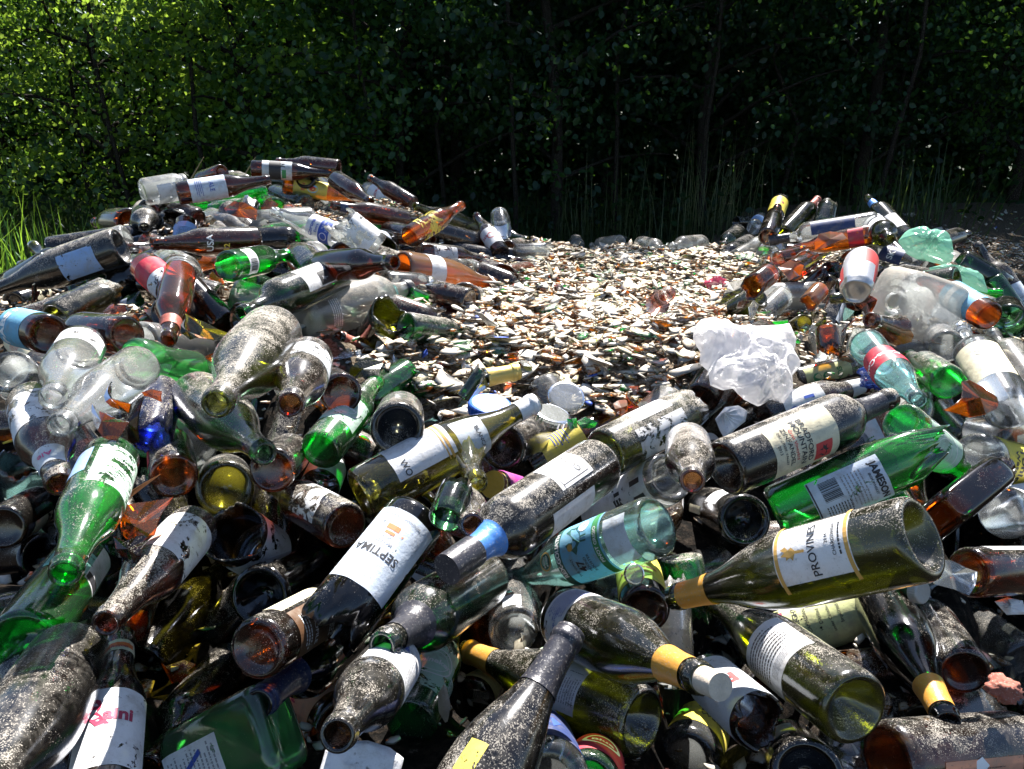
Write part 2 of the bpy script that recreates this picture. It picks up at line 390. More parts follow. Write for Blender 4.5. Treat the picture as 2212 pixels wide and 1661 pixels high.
def B(ty, col, dust, bx, by, nx, ny, diam, s, label, parts=(), cut=None, piece='base', crush=0, roll=0, name=None, cat=None, group=GROUP, L=None, colname=None, mat=None, seed=None, sc=1.0):
    Lc = L or (cut if (cut and piece == 'base') else None)
    if piece == 'neck' and cut: Lc = tip(ty)-cut
    P0, P1, t = solve(bx, by, nx, ny, diam, s, ty, (Lc or tip(ty))*sc, (.029 if piece == 'neck' and cut else DIA[ty]/1000)*sc)
    M = frame(P0, P1, roll)
    if piece == 'neck' and cut: Z = (P1-P0).normalized(); P0m = P1-Z*(tip(ty)/1000*sc*max(.9, min(1.3, (P1-P0).length/(Lc/1000*sc))))
    else: P0m = P0
    zs = max(.9, min(1.3, (P1-P0).length/((Lc or tip(ty))/1000*sc)))
    M = M @ Matrix.Diagonal((sc, sc, sc*zs, 1))
    M.translation = P0m
    nm = name or NAMES[ty]
    if cut and not name: nm = 'broken_'+nm
    sd = seed if seed is not None else (int(bx+by) % 5 if (cut or crush) else 0)
    m = mat or glass(col)
    if parts:
        root = bpy.data.objects.new(nm, None); COL.objects.link(root); root.matrix_world = M; root.empty_display_size = .02
        b = body_obj('body', ty, m, root, cut, piece, sd, crush)
    else:
        root = b = body_obj(nm, ty, m, None, cut, piece, sd, crush); root.matrix_world = M
    b['dust'] = float(dust)
    for p in parts: p(root, ty, dust)
    root['label'] = label; root['category'] = cat or CATS.get(ty, 'bottle')
    if group: root['group'] = group
    PLACED.append(dict(P0=P0, P1=P1, D=(.03 if piece == 'neck' and cut else DIA[ty]/1000)*sc, neck=(piece == 'neck'), cut=bool(cut), label=label, col=col, ty=ty, obj=root))
    return root
# part makers
def LB(z0, z1, phi=0, w=150, c='white', tear=.0, items=(), ph2=None, warp=0):
    def f(root, ty, dust):
        V, Fc = patch(ty, z0, z1, phi, w, warp=warp); o = mk('label', V, Fc, pap(c), root); o['tear'] = float(tear)
        if items: lettering(ty, (z0+z1)/2, phi if ph2 is None else ph2, items, o)
    return f
def ET(zc, phi, items):    # print straight on the glass
    def f(root, ty, dust): lettering(ty, zc, phi, items, root)
    return f
def CP(z0, z1, mat, name='capsule', closed=False, ridges=0, ro=None, off=.9):
    def f(root, ty, dust):
        V, Fc = sleeve(ty, z0, z1, off=off, closed=closed, ridges=ridges, rad_over=ro); mk(name, V, Fc, mat, root)
    return f
foil = {'orange': lambda: solid('foil_orange', (.62, .30, .05), .42, .15, .12, 60), 'black': lambda: solid('foil_black', (.035, .035, .045), .33, .2, .4, 60),
        'blue': lambda: solid('foil_blue', (.08, .24, .62), .35, .2, .1, 60), 'red': lambda: solid('foil_red', (.38, .10, .07), .5, .1, .2, 60), 'gold': lambda: solid('foil_gold', (.62, .45, .12), .38, .4, .15, 60),
        'cork': lambda: solid('cork', (.55, .47, .38), .85, 0, .35, 120), 'white': lambda: solid('cap_white', (.75, .75, .75), .5, 0, .1, 60), 'navy': lambda: solid('foil_navy', (.02, .035, .10), .35, .1, .2, 60)}
def FO(z0, z1, c, **k): return lambda root, ty, dust: CP(z0, z1, foil[c](), **k)(root, ty, dust)
NFILL = 270; NSHARD = 240; SUN_AZ = 14; SUN_EL = 50; SKY = .050; EXPO = 1.78
# ================================================================== hand-placed things, measured from the photograph
txt = lambda s, x, y, sz, c='k', b=.01, rot=0: ('t', s, x, y, sz, c, b, rot)
goat = [(-.9,-.2),(-.6,.1),(-.8,.5),(-.5,.35),(-.2,.45),(.0,.9),(.15,.45),(.5,.6),(.9,.35),(.95,-.1),(.6,-.3),(.5,-.9),(.35,-.35),(-.1,-.3),(-.3,-.85),(-.4,-.25)]
bird = [(-1,.1),(-.7,.35),(-.45,.75),(-.2,.9),(-.1,.6),(-.2,.3),(.1,.2),(.45,.5),(.75,.95),(1,.6),(.9,.2),(1,-.1),(.6,-.1),(.35,-.4),(.1,-.45),(.12,-.95),(0,-.95),(-.02,-.5),(-.2,-.45),(-.25,-.95),(-.36,-.9),(-.32,-.4),(-.55,-.15),(-.75,-.1)]
vine = [(-.3,-1),(-.1,-1),(-.05,-.3),(.25,.0),(.1,.25),(.4,.5),(.2,.9),(0,.55),(-.25,.9),(-.35,.45),(-.6,.5),(-.45,.15),(-.7,-.05),(-.25,-.25)]
green_etch = lambda z=62, phi=0: LB(z-34, z+34, phi, 120, 'greenetch', .44, [('ring', 0, 4, 23, 21.4, 'w'), ('ring', 0, 4, 16, 15, 'w'), txt('Heineken', 0, 3, 9.5, 'w', .02), txt('BREWERY', 0, -14, 5, 'w')])

# ---- left heap, skyline
B('jar','clear',.95, 308,416,402,400,60,1,'frosted white glass jar on its side at the left shoulder of the heap',[LB(30,95,40,120,'white',.38)])
B('beer','brown',.7, 480,372,404,398,36,1,'brown beer bottle with its base to the right, on the ridge behind the frosted jar')
B('beer','brown',.5, 383,418,584,388,44,1,'brown beer bottle with a long pale blue wrap label behind the green bottles',[LB(30,118,-10,190,'pale',.12,[txt('ALE',0,8,16,'b'),('lines',0,-22,50,18,4,'b')])])
B('beer','green',.35, 405,438,577,411,42,-1,'green beer bottle lying along the left crest with its mouth to the right')
B('beer','green',.3, 598,449,552,430,44,1,'green beer bottle whose round base faces out below the crest')
B('spirit','aqua',.4, 661,444,560,410,50,1,'pale aqua bottle with its base beside the neck of the striped clear beer bottle')
B('beer','clear',.5, 757,519,588,456,53,1,'clear longneck beer bottle with a white and navy label, high on the left heap',[LB(38,112,-5,175,'white',.05,[('r',0,-14,86,30,'b'),txt('Corona',0,22,14,'b',.03),txt('Extra',2,8,10,'b',.02),txt('12 FL.OZ.',16,-8,6,'w'),('ring',-14,-14,10,8.6,'w'),('lines',14,-20,28,10,3,'w')])])
B('jar','clear',.7, 815,540,735,478,66,1,'broken clear jar wrapped in torn white paper beside the striped beer bottle',[LB(15,80,30,170,'white',.46)],cut=95)
B('beer','brown',.75, 880,476,716,443,42,-1,'dusty brown beer bottle pointing its mouth left, above the broken clear jar',[FO(188,208,'navy',name='neck_label')])
B('beer','brown',.45, 543,365,714,375,34,-1,'brown beer bottle with a dark picture label on the very top of the heap',[LB(32,118,0,170,'silver',.1,[('r',0,-6,80,34,'k'),txt('N',-20,14,22,'k',.03),('r',12,20,30,12,'g')])])
B('beer','brown',.7, 733,364,598,349,38,1,'brown beer bottle on the crest behind the one with the dark picture label')
B('beer','amber',.5, 612,398,797,431,33,-1,'amber beer bottle with a yellow label and a blue round badge near the crest',[LB(28,118,-5,170,'yellow',.08,[('poly',0,6,14,'lb',disc()),('poly',0,6,8,'r',disc()),txt('PALE',-2,-20,12,'r',.03)])])
B('beer','brown',.55, 726,388,801,436,40,-1,'brown beer bottle with its base tipped up to the left on the crest')
B('beer','brown',.95, 893,441,798,383,35,1,'white-dusted brown beer bottle sloping up along the right edge of the left crest')
B('spirit','clear',.8, 850,432,762,398,37,1,'clear bottle with a white and red label glaring in the sun under the crest',[LB(30,140,0,170,'white',.1,[txt('VODKA',0,0,20,'r',.03)])])
B('spirit','clear',.75, 890,456,790,420,36,1,'clear bottle with a red label lying just below the glaring white one',[LB(40,90,0,160,'red',.1),LB(100,150,0,160,'white',.2)])
B('burgundy','olive',.7, 1022,497,895,444,45,-1,'olive wine bottle with its open mouth pointing left, right end of left heap')
B('beer','amber',.35, 884,512,998,442,50,1,'amber longneck bottle poking its neck up to the right against the dark trees',[LB(30,110,0,150,'yellow',.5)])
B('beer','brown',.6, 1083,548,1028,464,40,1,'brown beer bottle standing tilted with a white and red label above the crater rim',[LB(30,112,0,150,'white',.2,[('ring',6,0,14,11,'r'),txt('NA',-16,6,16,'m',.03)])])
B('jar','clear',.7, 1085,504,1078,462,44,1,'small cloudy clear jar standing behind the tilted brown bottle')
B('beer','deepgreen',.95, 1052,500,1140,518,30,-1,'dusty pale green bottle lying at the right end of the left heap')
B('beer','brown',.8, 903,546,1054,561,48,1,'brown beer bottle with a peeling label lying flat on the crater edge',[LB(35,110,10,130,'white',.47)])
B('beer','brown',.7, 975,540,1128,566,37,-1,'second brown beer bottle, whose neck reaches out over the crushed glass')
B('beer','brown',.6, 838,500,935,517,44,-1,'brown bottle with a dark red neck label and an open mouth facing right',[FO(170,205,'red',name='neck_label')])
B('beer','brown',.8, 862,548,935,520,40,1,'small brown bottle under the one with the dark red neck label',cut=110)
B('champagne','orange',.45, 866,580,1068,612,80,1,'bright orange bottle with a white band, half sunk in the crushed glass',[LB(60,105,0,200,'white',0)],mat=None)
B('beer','brown',.35, 697,574,853,566,66,-1,'dark red-brown beer bottle with its mouth pointing right at the orange bottle')
B('wine','deepgreen',.7, 728,592,520,678,80,-1,'dark green wine bottle with a white picture label above the big clear bottle',[LB(50,150,25,85,'white',.05,[('r',-12,-14,26,44,'k'),('poly',-12,-8,9,'gr',vine),('lines',14,0,26,86,18,'k')],ph2=25),LB(20,150,-75,30,'cream',.1)])
B('jug','clear',1.15, 640,694,886,620,118,1,'very large dusty clear bottle lying across the left heap beside the broken olive one',[ET(120,10,[('lines',0,-60,60,26,5,'w')]),LB(150,190,20,14,'red',.1),FO(312,335,'black')])
B('burgundy','olive',.5, 806,742,845,678,86,-1,'broken olive bottle standing with its jagged round opening toward the viewer',cut=112,seed=3)
B('beer','brown',.5, 812,772,728,728,31,-1,'broken bottle neck in a dusty red capsule below the olive bottle',[FO(150,222,'red',off=1.2,closed=False)],cut=120,piece='neck',name='broken_bottle_neck')
B('beer','green',.4, 885,634,942,660,34,1,'bright green broken bottle end at the left edge of the crushed glass',cut=110,sc=.58)
B('burgundy','deepgreen',1.0, 876,706,1040,730,66,1,'green bottle under thick beige dust, half buried right of the olive one',sc=.72)
# ---- left edge
B('champagne','brown',.5, 281,481,205,481,64,1,'brown bottle showing its round dark base on the far left slope')
B('champagne','black',1.0, 262,532,-22,630,86,1,'big dusty black sparkling wine bottle with a torn pale blue label on the left edge',[LB(45,125,-8,80,'blue',.42)])
B('beer','dark',.6, 30,656,126,624,58,1,'dark broken bottle under the big dusty black one',[LB(40,90,0,60,'cream',.5)],cut=150)
B('beer','brown',.65, 556,518,327,526,58,-1,'dusty brown longneck bottle with white print, pointing its mouth left',[ET(150-62,0,[txt('USA',-4,30,20,'w',.02),txt('12',-14,-6,18,'y',.02)])])
B('beer','green',.3, 492,575,622,550,68,1,'bright green beer bottle with its ribbed base to the left and a barcode label',[LB(30,62,-5,110,'white',.1,[('bar',10,0,26,22,0),('lines',-16,0,22,24,6,'g')])])
B('beer','clear',.6, 438,590,520,612,50,1,'small clear bottle with a red wrap, base out, left of the bright green bottle',[LB(8,30,0,300,'red',.1)])
B('beer','amber',.3, 312,575,400,650,68,-1,'broken amber bottle with a crimson and white label on the left slope',[LB(25,75,0,170,'red',.12),LB(76,110,5,160,'white',.40)],cut=160,seed=2)
B('beer','amber',.25, 388,590,362,738,70,-1,'glowing amber beer bottle standing neck down in the left slope',[FO(170,192,'red',name='neck_label')])
B('beer','green',.25, 318,655,180,704,60,1,'green bottle with a white and red striped label behind the two dark brown bases',[LB(28,112,-15,140,'pale',.08,[txt("BECK'S",0,10,19,'b',.03),('r',0,-14,70,7,'r'),('r',0,30,70,5,'r')])])
B('beer','brown',.45, 105,722,-10,694,88,1,'brown bottle with a blue label, its dark red base facing out at the left edge',[LB(30,125,0,200,'sky',.1,[txt('PABST',0,20,24,'w',.04)])])
B('beer','brown',.5, 274,724,112,706,86,1,'dark brown bottle with a white strip on top, base to the right, left slope',[LB(30,100,-72,44,'white',.05,[txt('ORIGINAL',0,0,8,'k')],ph2=-72)])
B('beer','clear',.75, 176,748,113,862,98,-1,'clear beer bottle pointing its open mouth down at the viewer, left side',[LB(20,75,10,120,'white',.42,[('lines',0,0,60,40,4,'k')])])
B('beer','clear',.8, 298,792,128,920,98,-1,'frosted clear bottle lying beside the first clear one, mouth down left')
B('soda','brightgreen',.3, 282,770,535,822,86,1,'bright green bottle with a dented end and tiny print, lying flat on the left',[ET(55,0,[('lines',20,-18,40,40,10,'w')])],crush=.5,L=260)
B('wine','clear',1.0, 300,742,500,758,98,1,'dusty clear bottle with faded pink print just behind the bright green one',[LB(60,220,-60,60,'pink',.5)])
B('burgundy','olive',1.0, 588,722,467,873,132,-1,'thickly dusted gray wine bottle whose yellow mouth faces down left')
B('beer','brown',.8, 668,775,626,874,102,-1,'dusty brown beer bottle with an orange mouth facing the viewer, left of centre',[LB(40,110,-30,150,'silver',.46)])
B('beer','brown',.5, 738,850,700,820,90,1,'brown bottle base with a ribbed rim behind the etched green bottle')
B('beer','green',.75, 692,974,815,820,94,1,'bright green beer bottle with etched white rings lying left of centre',[green_etch(78,-18)])
B('wine','black',.8, 858,926,868,880,118,1,'black wine bottle seen end-on, its ringed base facing the viewer')
B('burgundy','deepgreen',.85, 425,858,573,980,118,-1,'dark green dusty wine bottle with a small lime mouth, under the gray one')
B('beer','cobalt',.75, 347,846,322,945,90,-1,'broken cobalt blue bottle between clear and green glass, left side',cut=120,seed=1)
B('beer','brown',.85, 72,870,129,1046,105,-1,'dusty brown bottle with flaking label and a white neck tag, left edge',[LB(30,120,0,180,'white',.47),LB(168,200,20,150,'white',.1,[txt('Ale',0,0,12,'pk')])])
B('beer','brown',.7, 376,1030,362,925,102,1,'brown bottle with its black base down toward the viewer and a red side label',[LB(30,120,-88,50,'red',.2)])
B('burgundy','yellow',.7, 487,1055,486,1015,122,1,'pale olive bottle seen end-on with many rings in its round base')
B('beer','brown',.7, 588,1016,650,955,100,1,'brown bottle base tucked below the lime mouth of the dark green bottle')
B('jar','clear',.4, 688,1058,712,1004,86,1,'clear jar with a white and crimson label under the etched green bottle',[LB(12,95,0,200,'white',.1,[('r',-12,10,24,36,'m'),('r',20,0,3,70,'m',.4)])],sc=.78)
B('beer','brown',.9, 746,1136,585,1045,104,1,'thickly dusted brown beer bottle, its reddish round base facing right',[LB(30,100,20,110,'white',.5)])
# ---- centre
B('burgundy','yellow',.45, 778,1072,1160,868,128,1,'pale yellow wine bottle with white and gray labels, neck to the upper right',
  [LB(48,140,-42,110,'white',.12,[txt('WO',22,-30,13,'k'),('r',0,38,80,4,'gd'),('r',0,32,80,2,'gd'),('poly',-8,16,12,'gr',vine)],ph2=-38),LB(148,196,12,125,'silver',.02,[txt('BLANCA',0,10,9,'k')],ph2=10),CP(262,297,pap('white'),'neck_label')])
B('wine','olive',1.0, 1305,980,1490,886,112,1,'dusty olive bottle end with ragged white label at the front edge of the crushed glass',[LB(40,150,25,80,'white',.47,[('bar',0,10,24,16,1.57)],ph2=25),LB(60,140,-60,60,'white',.35)],cut=205,seed=2)
B('beer','brown',.95, 1486,958,1496,1040,96,-1,'dusty brown beer bottle aiming its red-brown mouth at the viewer, right of centre')
B('wine','black',.85, 1290,1005,968,1228,124,-1,'black wine bottle with a blue band and black screw cap, running to the centre',
  [LB(70,160,-58,62,'white',.1),LB(60,128,32,70,'white',.03,[('r',0,27,60,1,'k'),('r',-18,0,1,54,'k'),txt('COND',4,-14,12,'k'),('lines',4,10,26,12,3,'gr')],ph2=32,warp=1),FO(226,258,'blue',name='foil_band'),FO(258,302,'black',name='screw_cap',closed=True,ridges=1,off=1.6,ro=15.4)])
B('burgundy','aqua',.45, 1420,1134,1092,1262,136,1,'pale aqua wine bottle with a blue rooster label in the centre foreground',
  [LB(64,150,8,150,'sky',.0,[('r',0,-34,104,11,'g'),txt('PINOT GRIGIO',0,-34,7.5,'w',.02),('r',0,37,104,12,'dg'),txt('REX-GOLIATH',4,37,10,'w',.04),txt('47',-20,3,16,'k',.03),txt('THE GIANT',-20,15,5.5,'k'),txt('POUND',-20,-7,6,'k'),txt('ROOSTER',-20,-14,6,'k'),('poly',17,1,21,'dg',bird),('poly',8,12,5,'gd',disc()),('poly',34,-12,9,'w',disc(),.9)],ph2=8),
   LB(160,187,14,44,'teal',.0,[('ring',0,0,13,11,'gd'),('poly',0,0,10.6,'dg',disc()),txt('BRIGHT',0,3,4.6,'w',.02),txt('& CRISP',0,-4,4.6,'w',.02)],ph2=14),LB(20,58,0,95,'pale',.05)])
B('wine','clear',.75, 1115,1368,1104,1188,120,1,'dusty clear bottle with its ribbed base toward the viewer, below the black screw cap',[LB(8,40,-5,40,'silver',.2),CP(235,262,solid('foil_amber',(.45,.22,.04),.4,.1,.2,60),'neck_band')])
B('wine','black',.9, 1565,1012,1928,858,128,1,'black wine bottle with a cream label and a small red picture, upper right of centre',
  [LB(52,158,14,128,'cream',.0,[('r',21,26,26,28,'r'),('poly',21,26,10,'k',goat),txt('BRADFORD',-2,3,11.5,'k',.015),txt('MOUNTAIN',-2,-8,11.5,'k',.015),txt('Grist Vineyard',-2,-18,7,'r'),txt('ZINFANDEL',-2,-27,9.5,'k'),txt('DRY CREEK VALLEY',-2,-36,5,'k'),txt('2013',-2,-44,6,'k')],ph2=14),FO(228,276,'black',name='capsule')])
B('whisky','green',.4, 1672,1112,2030,956,122,1,'bright green liquor bottle with a white barcode label, right of centre',
  [LB(50,146,22,104,'pale',.05,[txt('JAMESON',0,38,12.5,'k',.04),txt('IRISH WHISKEY',0,29,4.5,'k'),('lines',0,8,50,28,6,'gr'),('bar',-14,-22,26,24,0),('lines',18,-20,26,34,9,'k'),('r',0,-46,66,2,'k')],ph2=22)],cut=228,seed=4)
B('beer','green',.7, 1948,912,2100,1030,92,1,'pale green beer bottle with a red star badge behind the green liquor bottle',[LB(25,125,5,140,'greenetch',.3,[('ring',0,0,38,36.5,'w'),('ring',0,-2,25,24,'w'),('poly',0,-10,8,'w',disc(),.9),('poly',0,-10,7,'r',star(),1.1),txt('Heineken',0,8,12,'g',.02),txt('PREMIUM',0,-26,6,'g')])])
B('flask','brown',.35, 2020,1124,2175,1002,140,1,'square-shouldered dark amber flask with a threaded neck at the right')
B('spirit','clear',.6, 2106,986,2262,1022,106,1,'clear bottle with a yellow tonic label at the right edge',[LB(30,150,0,170,'yellow',.1,[txt('Tonic',-2,-6,26,'k',.03),txt('Water',-2,-28,18,'k',.02),('poly',-22,26,9,'pk',disc()),txt('Stella',14,30,18,'gr')])])
B('tumbler','clear',.45, 2080,950,2018,886,66,1,'clear drinking glass on its side beside the pale green star bottle',sc=.75)
B('spirit','clear',.55, 2125,930,2270,965,102,1,'clear bottle with a bluish dusty shoulder above the yellow tonic label')
B('spirit','clear',.5, 2185,890,2072,704,106,1,'clear round-shouldered liquor bottle with a long neck pointing up, right side',[LB(60,165,8,120,'cream',.35,[txt('8',0,20,30,'gr',.0)])])
B('spirit','clear',.85, 2245,858,2142,718,84,1,'frosted clear bottle leaning along the right edge behind the long-necked one')
B('beer','green',.8, 2048,826,1962,768,76,1,'green bottle with a glowing green base facing right, under the dusty shards')
B('soda','aqua',.55, 1868,742,1984,866,76,-1,'pale aqua curved soda bottle with a red label, base up, right slope',[LB(60,112,0,190,'red',.05,[txt('Coca-Cola',0,4,17,'w',.02)])])
B('beer','brown',.85, 1646,898,1879,828,76,1,'dusty brown bottle with a white and blue label, near the white bag',[LB(28,112,10,150,'white',.15,[txt('ITE',0,10,26,'b',.05),('ring',8,-24,13,9,'b'),('poly',8,-24,8,'r',disc())]),LB(180,212,0,200,'silver',.3)])
B('spirit','clear',.7, 1716,822,1902,778,56,1,'clear bottle with a yellow and green leaf label right of the white bag',[LB(20,170,15,110,'lime',.2,[('poly',-4,-40,14,'g',disc(7)),('poly',-2,-8,14,'g',disc(7)),txt('SUN',0,34,22,'g',.03)])],sc=.64)
B('jar','clear',.8, 1780,770,1788,712,74,-1,'broken clear jar with amber glass glowing inside it, right of the bag',cut=70,seed=2)
B('beer','amber',.15, 1786,712,1792,760,50,-1,'glowing amber bottle end lying inside the broken clear jar',cut=70,seed=1,sc=.75)
B('squarejug','clear',1.5, 2004,676,1935,652,158,1,'large square clear glass jug on its side on the right slope',L=200)
B('beer','amber',.4, 2136,684,1990,596,66,1,'beer bottle with a sky blue label and a glowing amber base, right slope',[LB(26,118,-20,200,'sky',.0,[('r',0,-10,100,3,'w'),('r',10,20,60,16,'w')])])
B('spirit','clear',.75, 1998,580,1806,528,58,1,'long clear liquor bottle with a dark label patch on the right heap',[LB(60,130,30,90,'navy',.3,[txt('SKY',0,0,26,'w',.02)])])
B('spirit','clear',.6, 1896,484,1660,520,50,1,'clear bottle with black band and dark neck lying atop the right heap',[LB(60,175,30,70,'navy',.3),FO(232,288,'black')])
B('beer','amber',.55, 1884,506,1700,540,40,1,'amber bottle with a glowing torn flank below the black-banded clear one',[LB(20,60,0,120,'red',.3)])
B('wine','olive',.55, 1958,520,1873,426,48,1,'olive wine bottle raising its neck at the top of the right heap, blue neck label',[LB(40,120,0,120,'white',.1),FO(232,262,'blue',name='neck_label')])
B('wine','olive',.5, 1886,486,1924,516,52,-1,'olive bottle aiming its black mouth at the viewer, left of the mint plastic',[LB(60,170,0,120,'white',.1)])
B('wine','olive',.6, 1694,508,1768,429,44,1,'olive wine bottle with a dusty pink capsule pointing up at the skyline',[FO(236,292,'red')])
B('beer','brown',.4, 1686,434,1662,500,36,-1,'brown beer bottle standing neck down with a yellow label on the right crest',[LB(20,110,0,160,'yellow',.15,[txt('ale',0,0,26,'m')])])
B('beer','brown',.4, 1658,512,1680,447,42,1,'small brown bottle leaning beside the one with the yellow label')
B('wine','deepgreen',.6, 1778,490,1787,448,44,1,'broken pale green bottle with its open end up on the right crest',cut=110)
B('burgundy','dark',.8, 1590,480,1660,482,26,1,'dark bottle lying level at the left tip of the right crest')
B('spirit','clear',.7, 1628,492,1648,464,32,1,'clear bottle with a blue label standing at the left tip of the right crest',[LB(40,130,0,140,'blue',.1)])
B('wine','deepgreen',.9, 1594,500,1560,530,34,-1,'white-dusted green bottle end at the left tip of the right heap')
B('wine','dark',1.0, 1618,524,1556,560,38,-1,'dusty gray bottle sliding from the right heap into the crater')
B('wine','dark',.7, 2016,528,2092,505,44,1,'dark bottle whose neck sticks out behind the mint plastic')
B('wine','olive',.6, 2016,540,2090,522,28,1,'olive bottle whose neck sticks out just below the dark one')
# ---- far rim of the crater
B('champagne','clear',1.0, 1247,530,1240,512,32,1,'dust-white round bottle end on the far rim of the crater')
B('wine','clear',1.0, 1340,522,1276,530,30,1,'frosted bottle lying on the far rim with its shoulder to the left')
B('spirit','brown',.9, 1326,528,1358,518,26,1,'dusty bottle with a dark neck ring on the far rim')
B('wine','clear',1.0, 1385,528,1432,538,36,-1,'white glaring bottle end right of the middle of the far rim')
B('wine','clear',1.0, 1515,526,1450,532,38,-1,'gray frosted bottle with its neck to the left on the far rim')
B('wine','amber',.6, 1482,546,1535,536,34,1,'amber glass bottle half hidden where the far rim meets the right heap')
B('wine','clear',.9, 1408,550,1490,560,30,1,'flat clear bottle lying on the crushed glass under the far rim')
# ---- lower left
B('beer','green',.5, 240,990,139,1240,116,-1,'green beer bottle with etched white lettering, mouth down, left foreground',[LB(28,112,-32,120,'greenetch',.46,[('ring',0,0,28,26.5,'w'),txt('Heineken',0,4,13,'w',.03),txt('BREWED',0,-14,7,'w')]),LB(30,85,62,44,'blue',.3)])
B('wine','green',.4, 48,1392,220,1150,152,1,'large green bottle with a teal label and white barcode, lower left',[LB(118,165,-20,80,'teal',.25,[('lines',0,0,60,34,7,'dg')]),LB(112,196,42,44,'white',.08,[('bar',0,8,26,34,1.57),('r',0,-32,26,14,'k')],ph2=42)])
B('beer','brown',.9, 418,1140,228,1347,108,-1,'brown beer bottle with a crusted torn label and amber mouth, lower left',[LB(28,120,-15,190,'white',.44),LB(60,110,60,50,'cream',.4)])
B('champagne','dark',.6, 300,1450,487,1222,138,1,'big broken black-brown bottle with a curved open end, lower left',cut=270,seed=3)
B('burgundy','dark',.8, 585,1205,500,1150,122,-1,'dark broken bottle with a curling torn white label, left of centre',[LB(20,90,0,170,'white',.42)],cut=110,seed=0)
B('burgundy','black',.35, 560,1290,742,1196,138,1,'black bottle in shadow with bluish reflections under the dusty brown base')
B('burgundy','dark',.85, 150,1425,-70,1790,172,-1,'large dark purple-brown dusty bottle filling the lower left corner')
B('beer','brown',.65, 214,1770,262,1372,158,1,'brown beer bottle with a torn white label and big red letter, bottom left',
  [LB(28,119,4,140,'white',.38,[txt('R',-17,16,44,'m',.06),txt('aini',8,12,19,'m',.04)],ph2=-4),LB(190,208,0,170,'cream',.05,[('r',0,0,28,7,'o'),txt('Rainier',0,-3,6,'m')])])
B('spirit','brown',.6, 505,1440,318,1662,118,-1,'slim dark bottle with a pale streak, running into the bottom edge at left')
B('beer','brown',.6, 556,1402,765,1280,136,1,'brown bottle with a printed dark label and a cream strip, black base out',[LB(30,122,18,100,'brown',.0,[('ring',-18,22,8,6.5,'r'),txt('PROFILE',2,-12,9,'w'),('lines',2,-28,40,16,3,'w'),('lines',10,24,28,14,3,'w')],ph2=18),LB(30,122,-62,40,'cream',.1)])
B('wine','black',.3, 790,1320,560,1520,120,-1,'dark bottle whose navy capsule with gold lines points down left',[FO(226,300,'navy',name='capsule')])
B('flask','brightgreen',.35, 612,1562,330,1705,205,1,'bright green flat bottle with a newsprint label at the bottom left',[LB(60,140,90,50,'white',.15,[('lines',0,0,34,70,12,'gr'),('r',4,0,5,34,'b',.5)],ph2=90)],roll=-88,seed=1)
B('wine','black',.4, 898,1118,702,1372,136,-1,'dark wine bottle with a big white label and a small orange emblem, left of centre',
  [LB(22,126,10,128,'pale',.02,[txt('SEPTIMA',2,8,15,'k',.01),('r',2,-26,16,7,'o'),('r',2,-18,12,4,'o'),('r',8,-23,2,24,'k',.9),('r',-3,-25,2.4,22,'o',1.2),txt('MALBEC',2,-5,6,'gr'),txt('2014',2,-12,5,'gr'),txt('MENDOZA - ARGENTINA',2,-43,4.5,'gr')],ph2=16)],cut=176,seed=2)
B('burgundy','deepgreen',.3, 962,1122,985,1062,78,1,'broken olive green bottle with a wavy black-edged opening behind the emblem label',cut=95,seed=1,sc=.5)
B('beer','brown',.85, 985,1082,1020,1134,96,-1,'dusty brown bottle with a dark round mouth facing the viewer, upper centre')
B('jar','pinkglass',.3, 1122,1062,1064,1046,66,-1,'purple-labelled jar with a pale metal lid, upper centre',[LB(6,98,0,330,'magenta',.05),CP(103,122,foil['gold'](),'lid',closed=True,ro=32,off=1)],sc=.62)
B('wine','deepgreen',.75, 1042,1250,824,1395,124,-1,'dark green wine bottle with a gray neck sleeve and lime mouth, centre',[FO(222,272,'black')])
B('beer','dark',.75, 852,1425,728,1590,126,-1,'dark purple-brown bottle with a white label, mouth facing down, bottom centre',[LB(20,112,-15,140,'white',.12,[('lines',0,10,50,70,10,'gr'),('r',16,-24,26,30,'b',.3)])])
B('beer','green',.7, 886,1562,985,1345,116,1,'etched green beer bottle, glowing green base at the bottom centre',[LB(30,120,-10,120,'greenetch',.46,[('ring',0,8,27,25,'w'),txt('Heineken',0,8,13,'w',.03),('ring',0,8,20,19,'w')]),LB(25,80,64,34,'white',.1,[('lines',0,0,20,46,9,'g')],ph2=64)])
# ---- lower centre and right
B('burgundy','olive',.75, 1388,1562,1004,1404,158,1,'olive wine bottle with a barcode back label and orange capsule, bottom centre',
  [LB(66,128,22,112,'white',.0,[('lines',-6,14,60,30,8,'k'),('bar',20,-16,20,22,1.57),txt('CHARDONNAY',-8,27,5.5,'k'),('lines',-12,-16,34,26,7,'gr')],ph2=22),FO(238,290,'orange')])
B('burgundy','olive',.6, 1228,1340,1520,1468,140,-1,'olive wine bottle with an orange capsule and a cork in its mouth, centre foreground',
  [LB(20,72,-10,150,'white',.05,[('lines',-10,0,60,40,8,'b'),txt('Chardonnay',20,4,9,'b',.0,0)]),FO(238,280,'orange'),CP(296,326,foil['cork'](),'cork',closed=True,ro=11)])
B('burgundy','dark',.75, 845,2030,1235,1362,225,1,'very near dark wine bottle with a black capsule and amber foil shapes, bottom centre',[FO(228,300,'black',closed=False),LB(120,150,-30,26,'yellow',.45),LB(95,118,-18,16,'yellow',.4)])
B('spirit','clear',.6, 1485,1640,1560,1500,138,1,'clear bottle with a yellow tonic label and a dusty round base, bottom',[LB(28,110,10,190,'yellow',.08,[txt('Tonic',0,10,22,'k',.03),txt('Water',0,-8,15,'k'),('poly',30,20,7,'pk',disc())])])
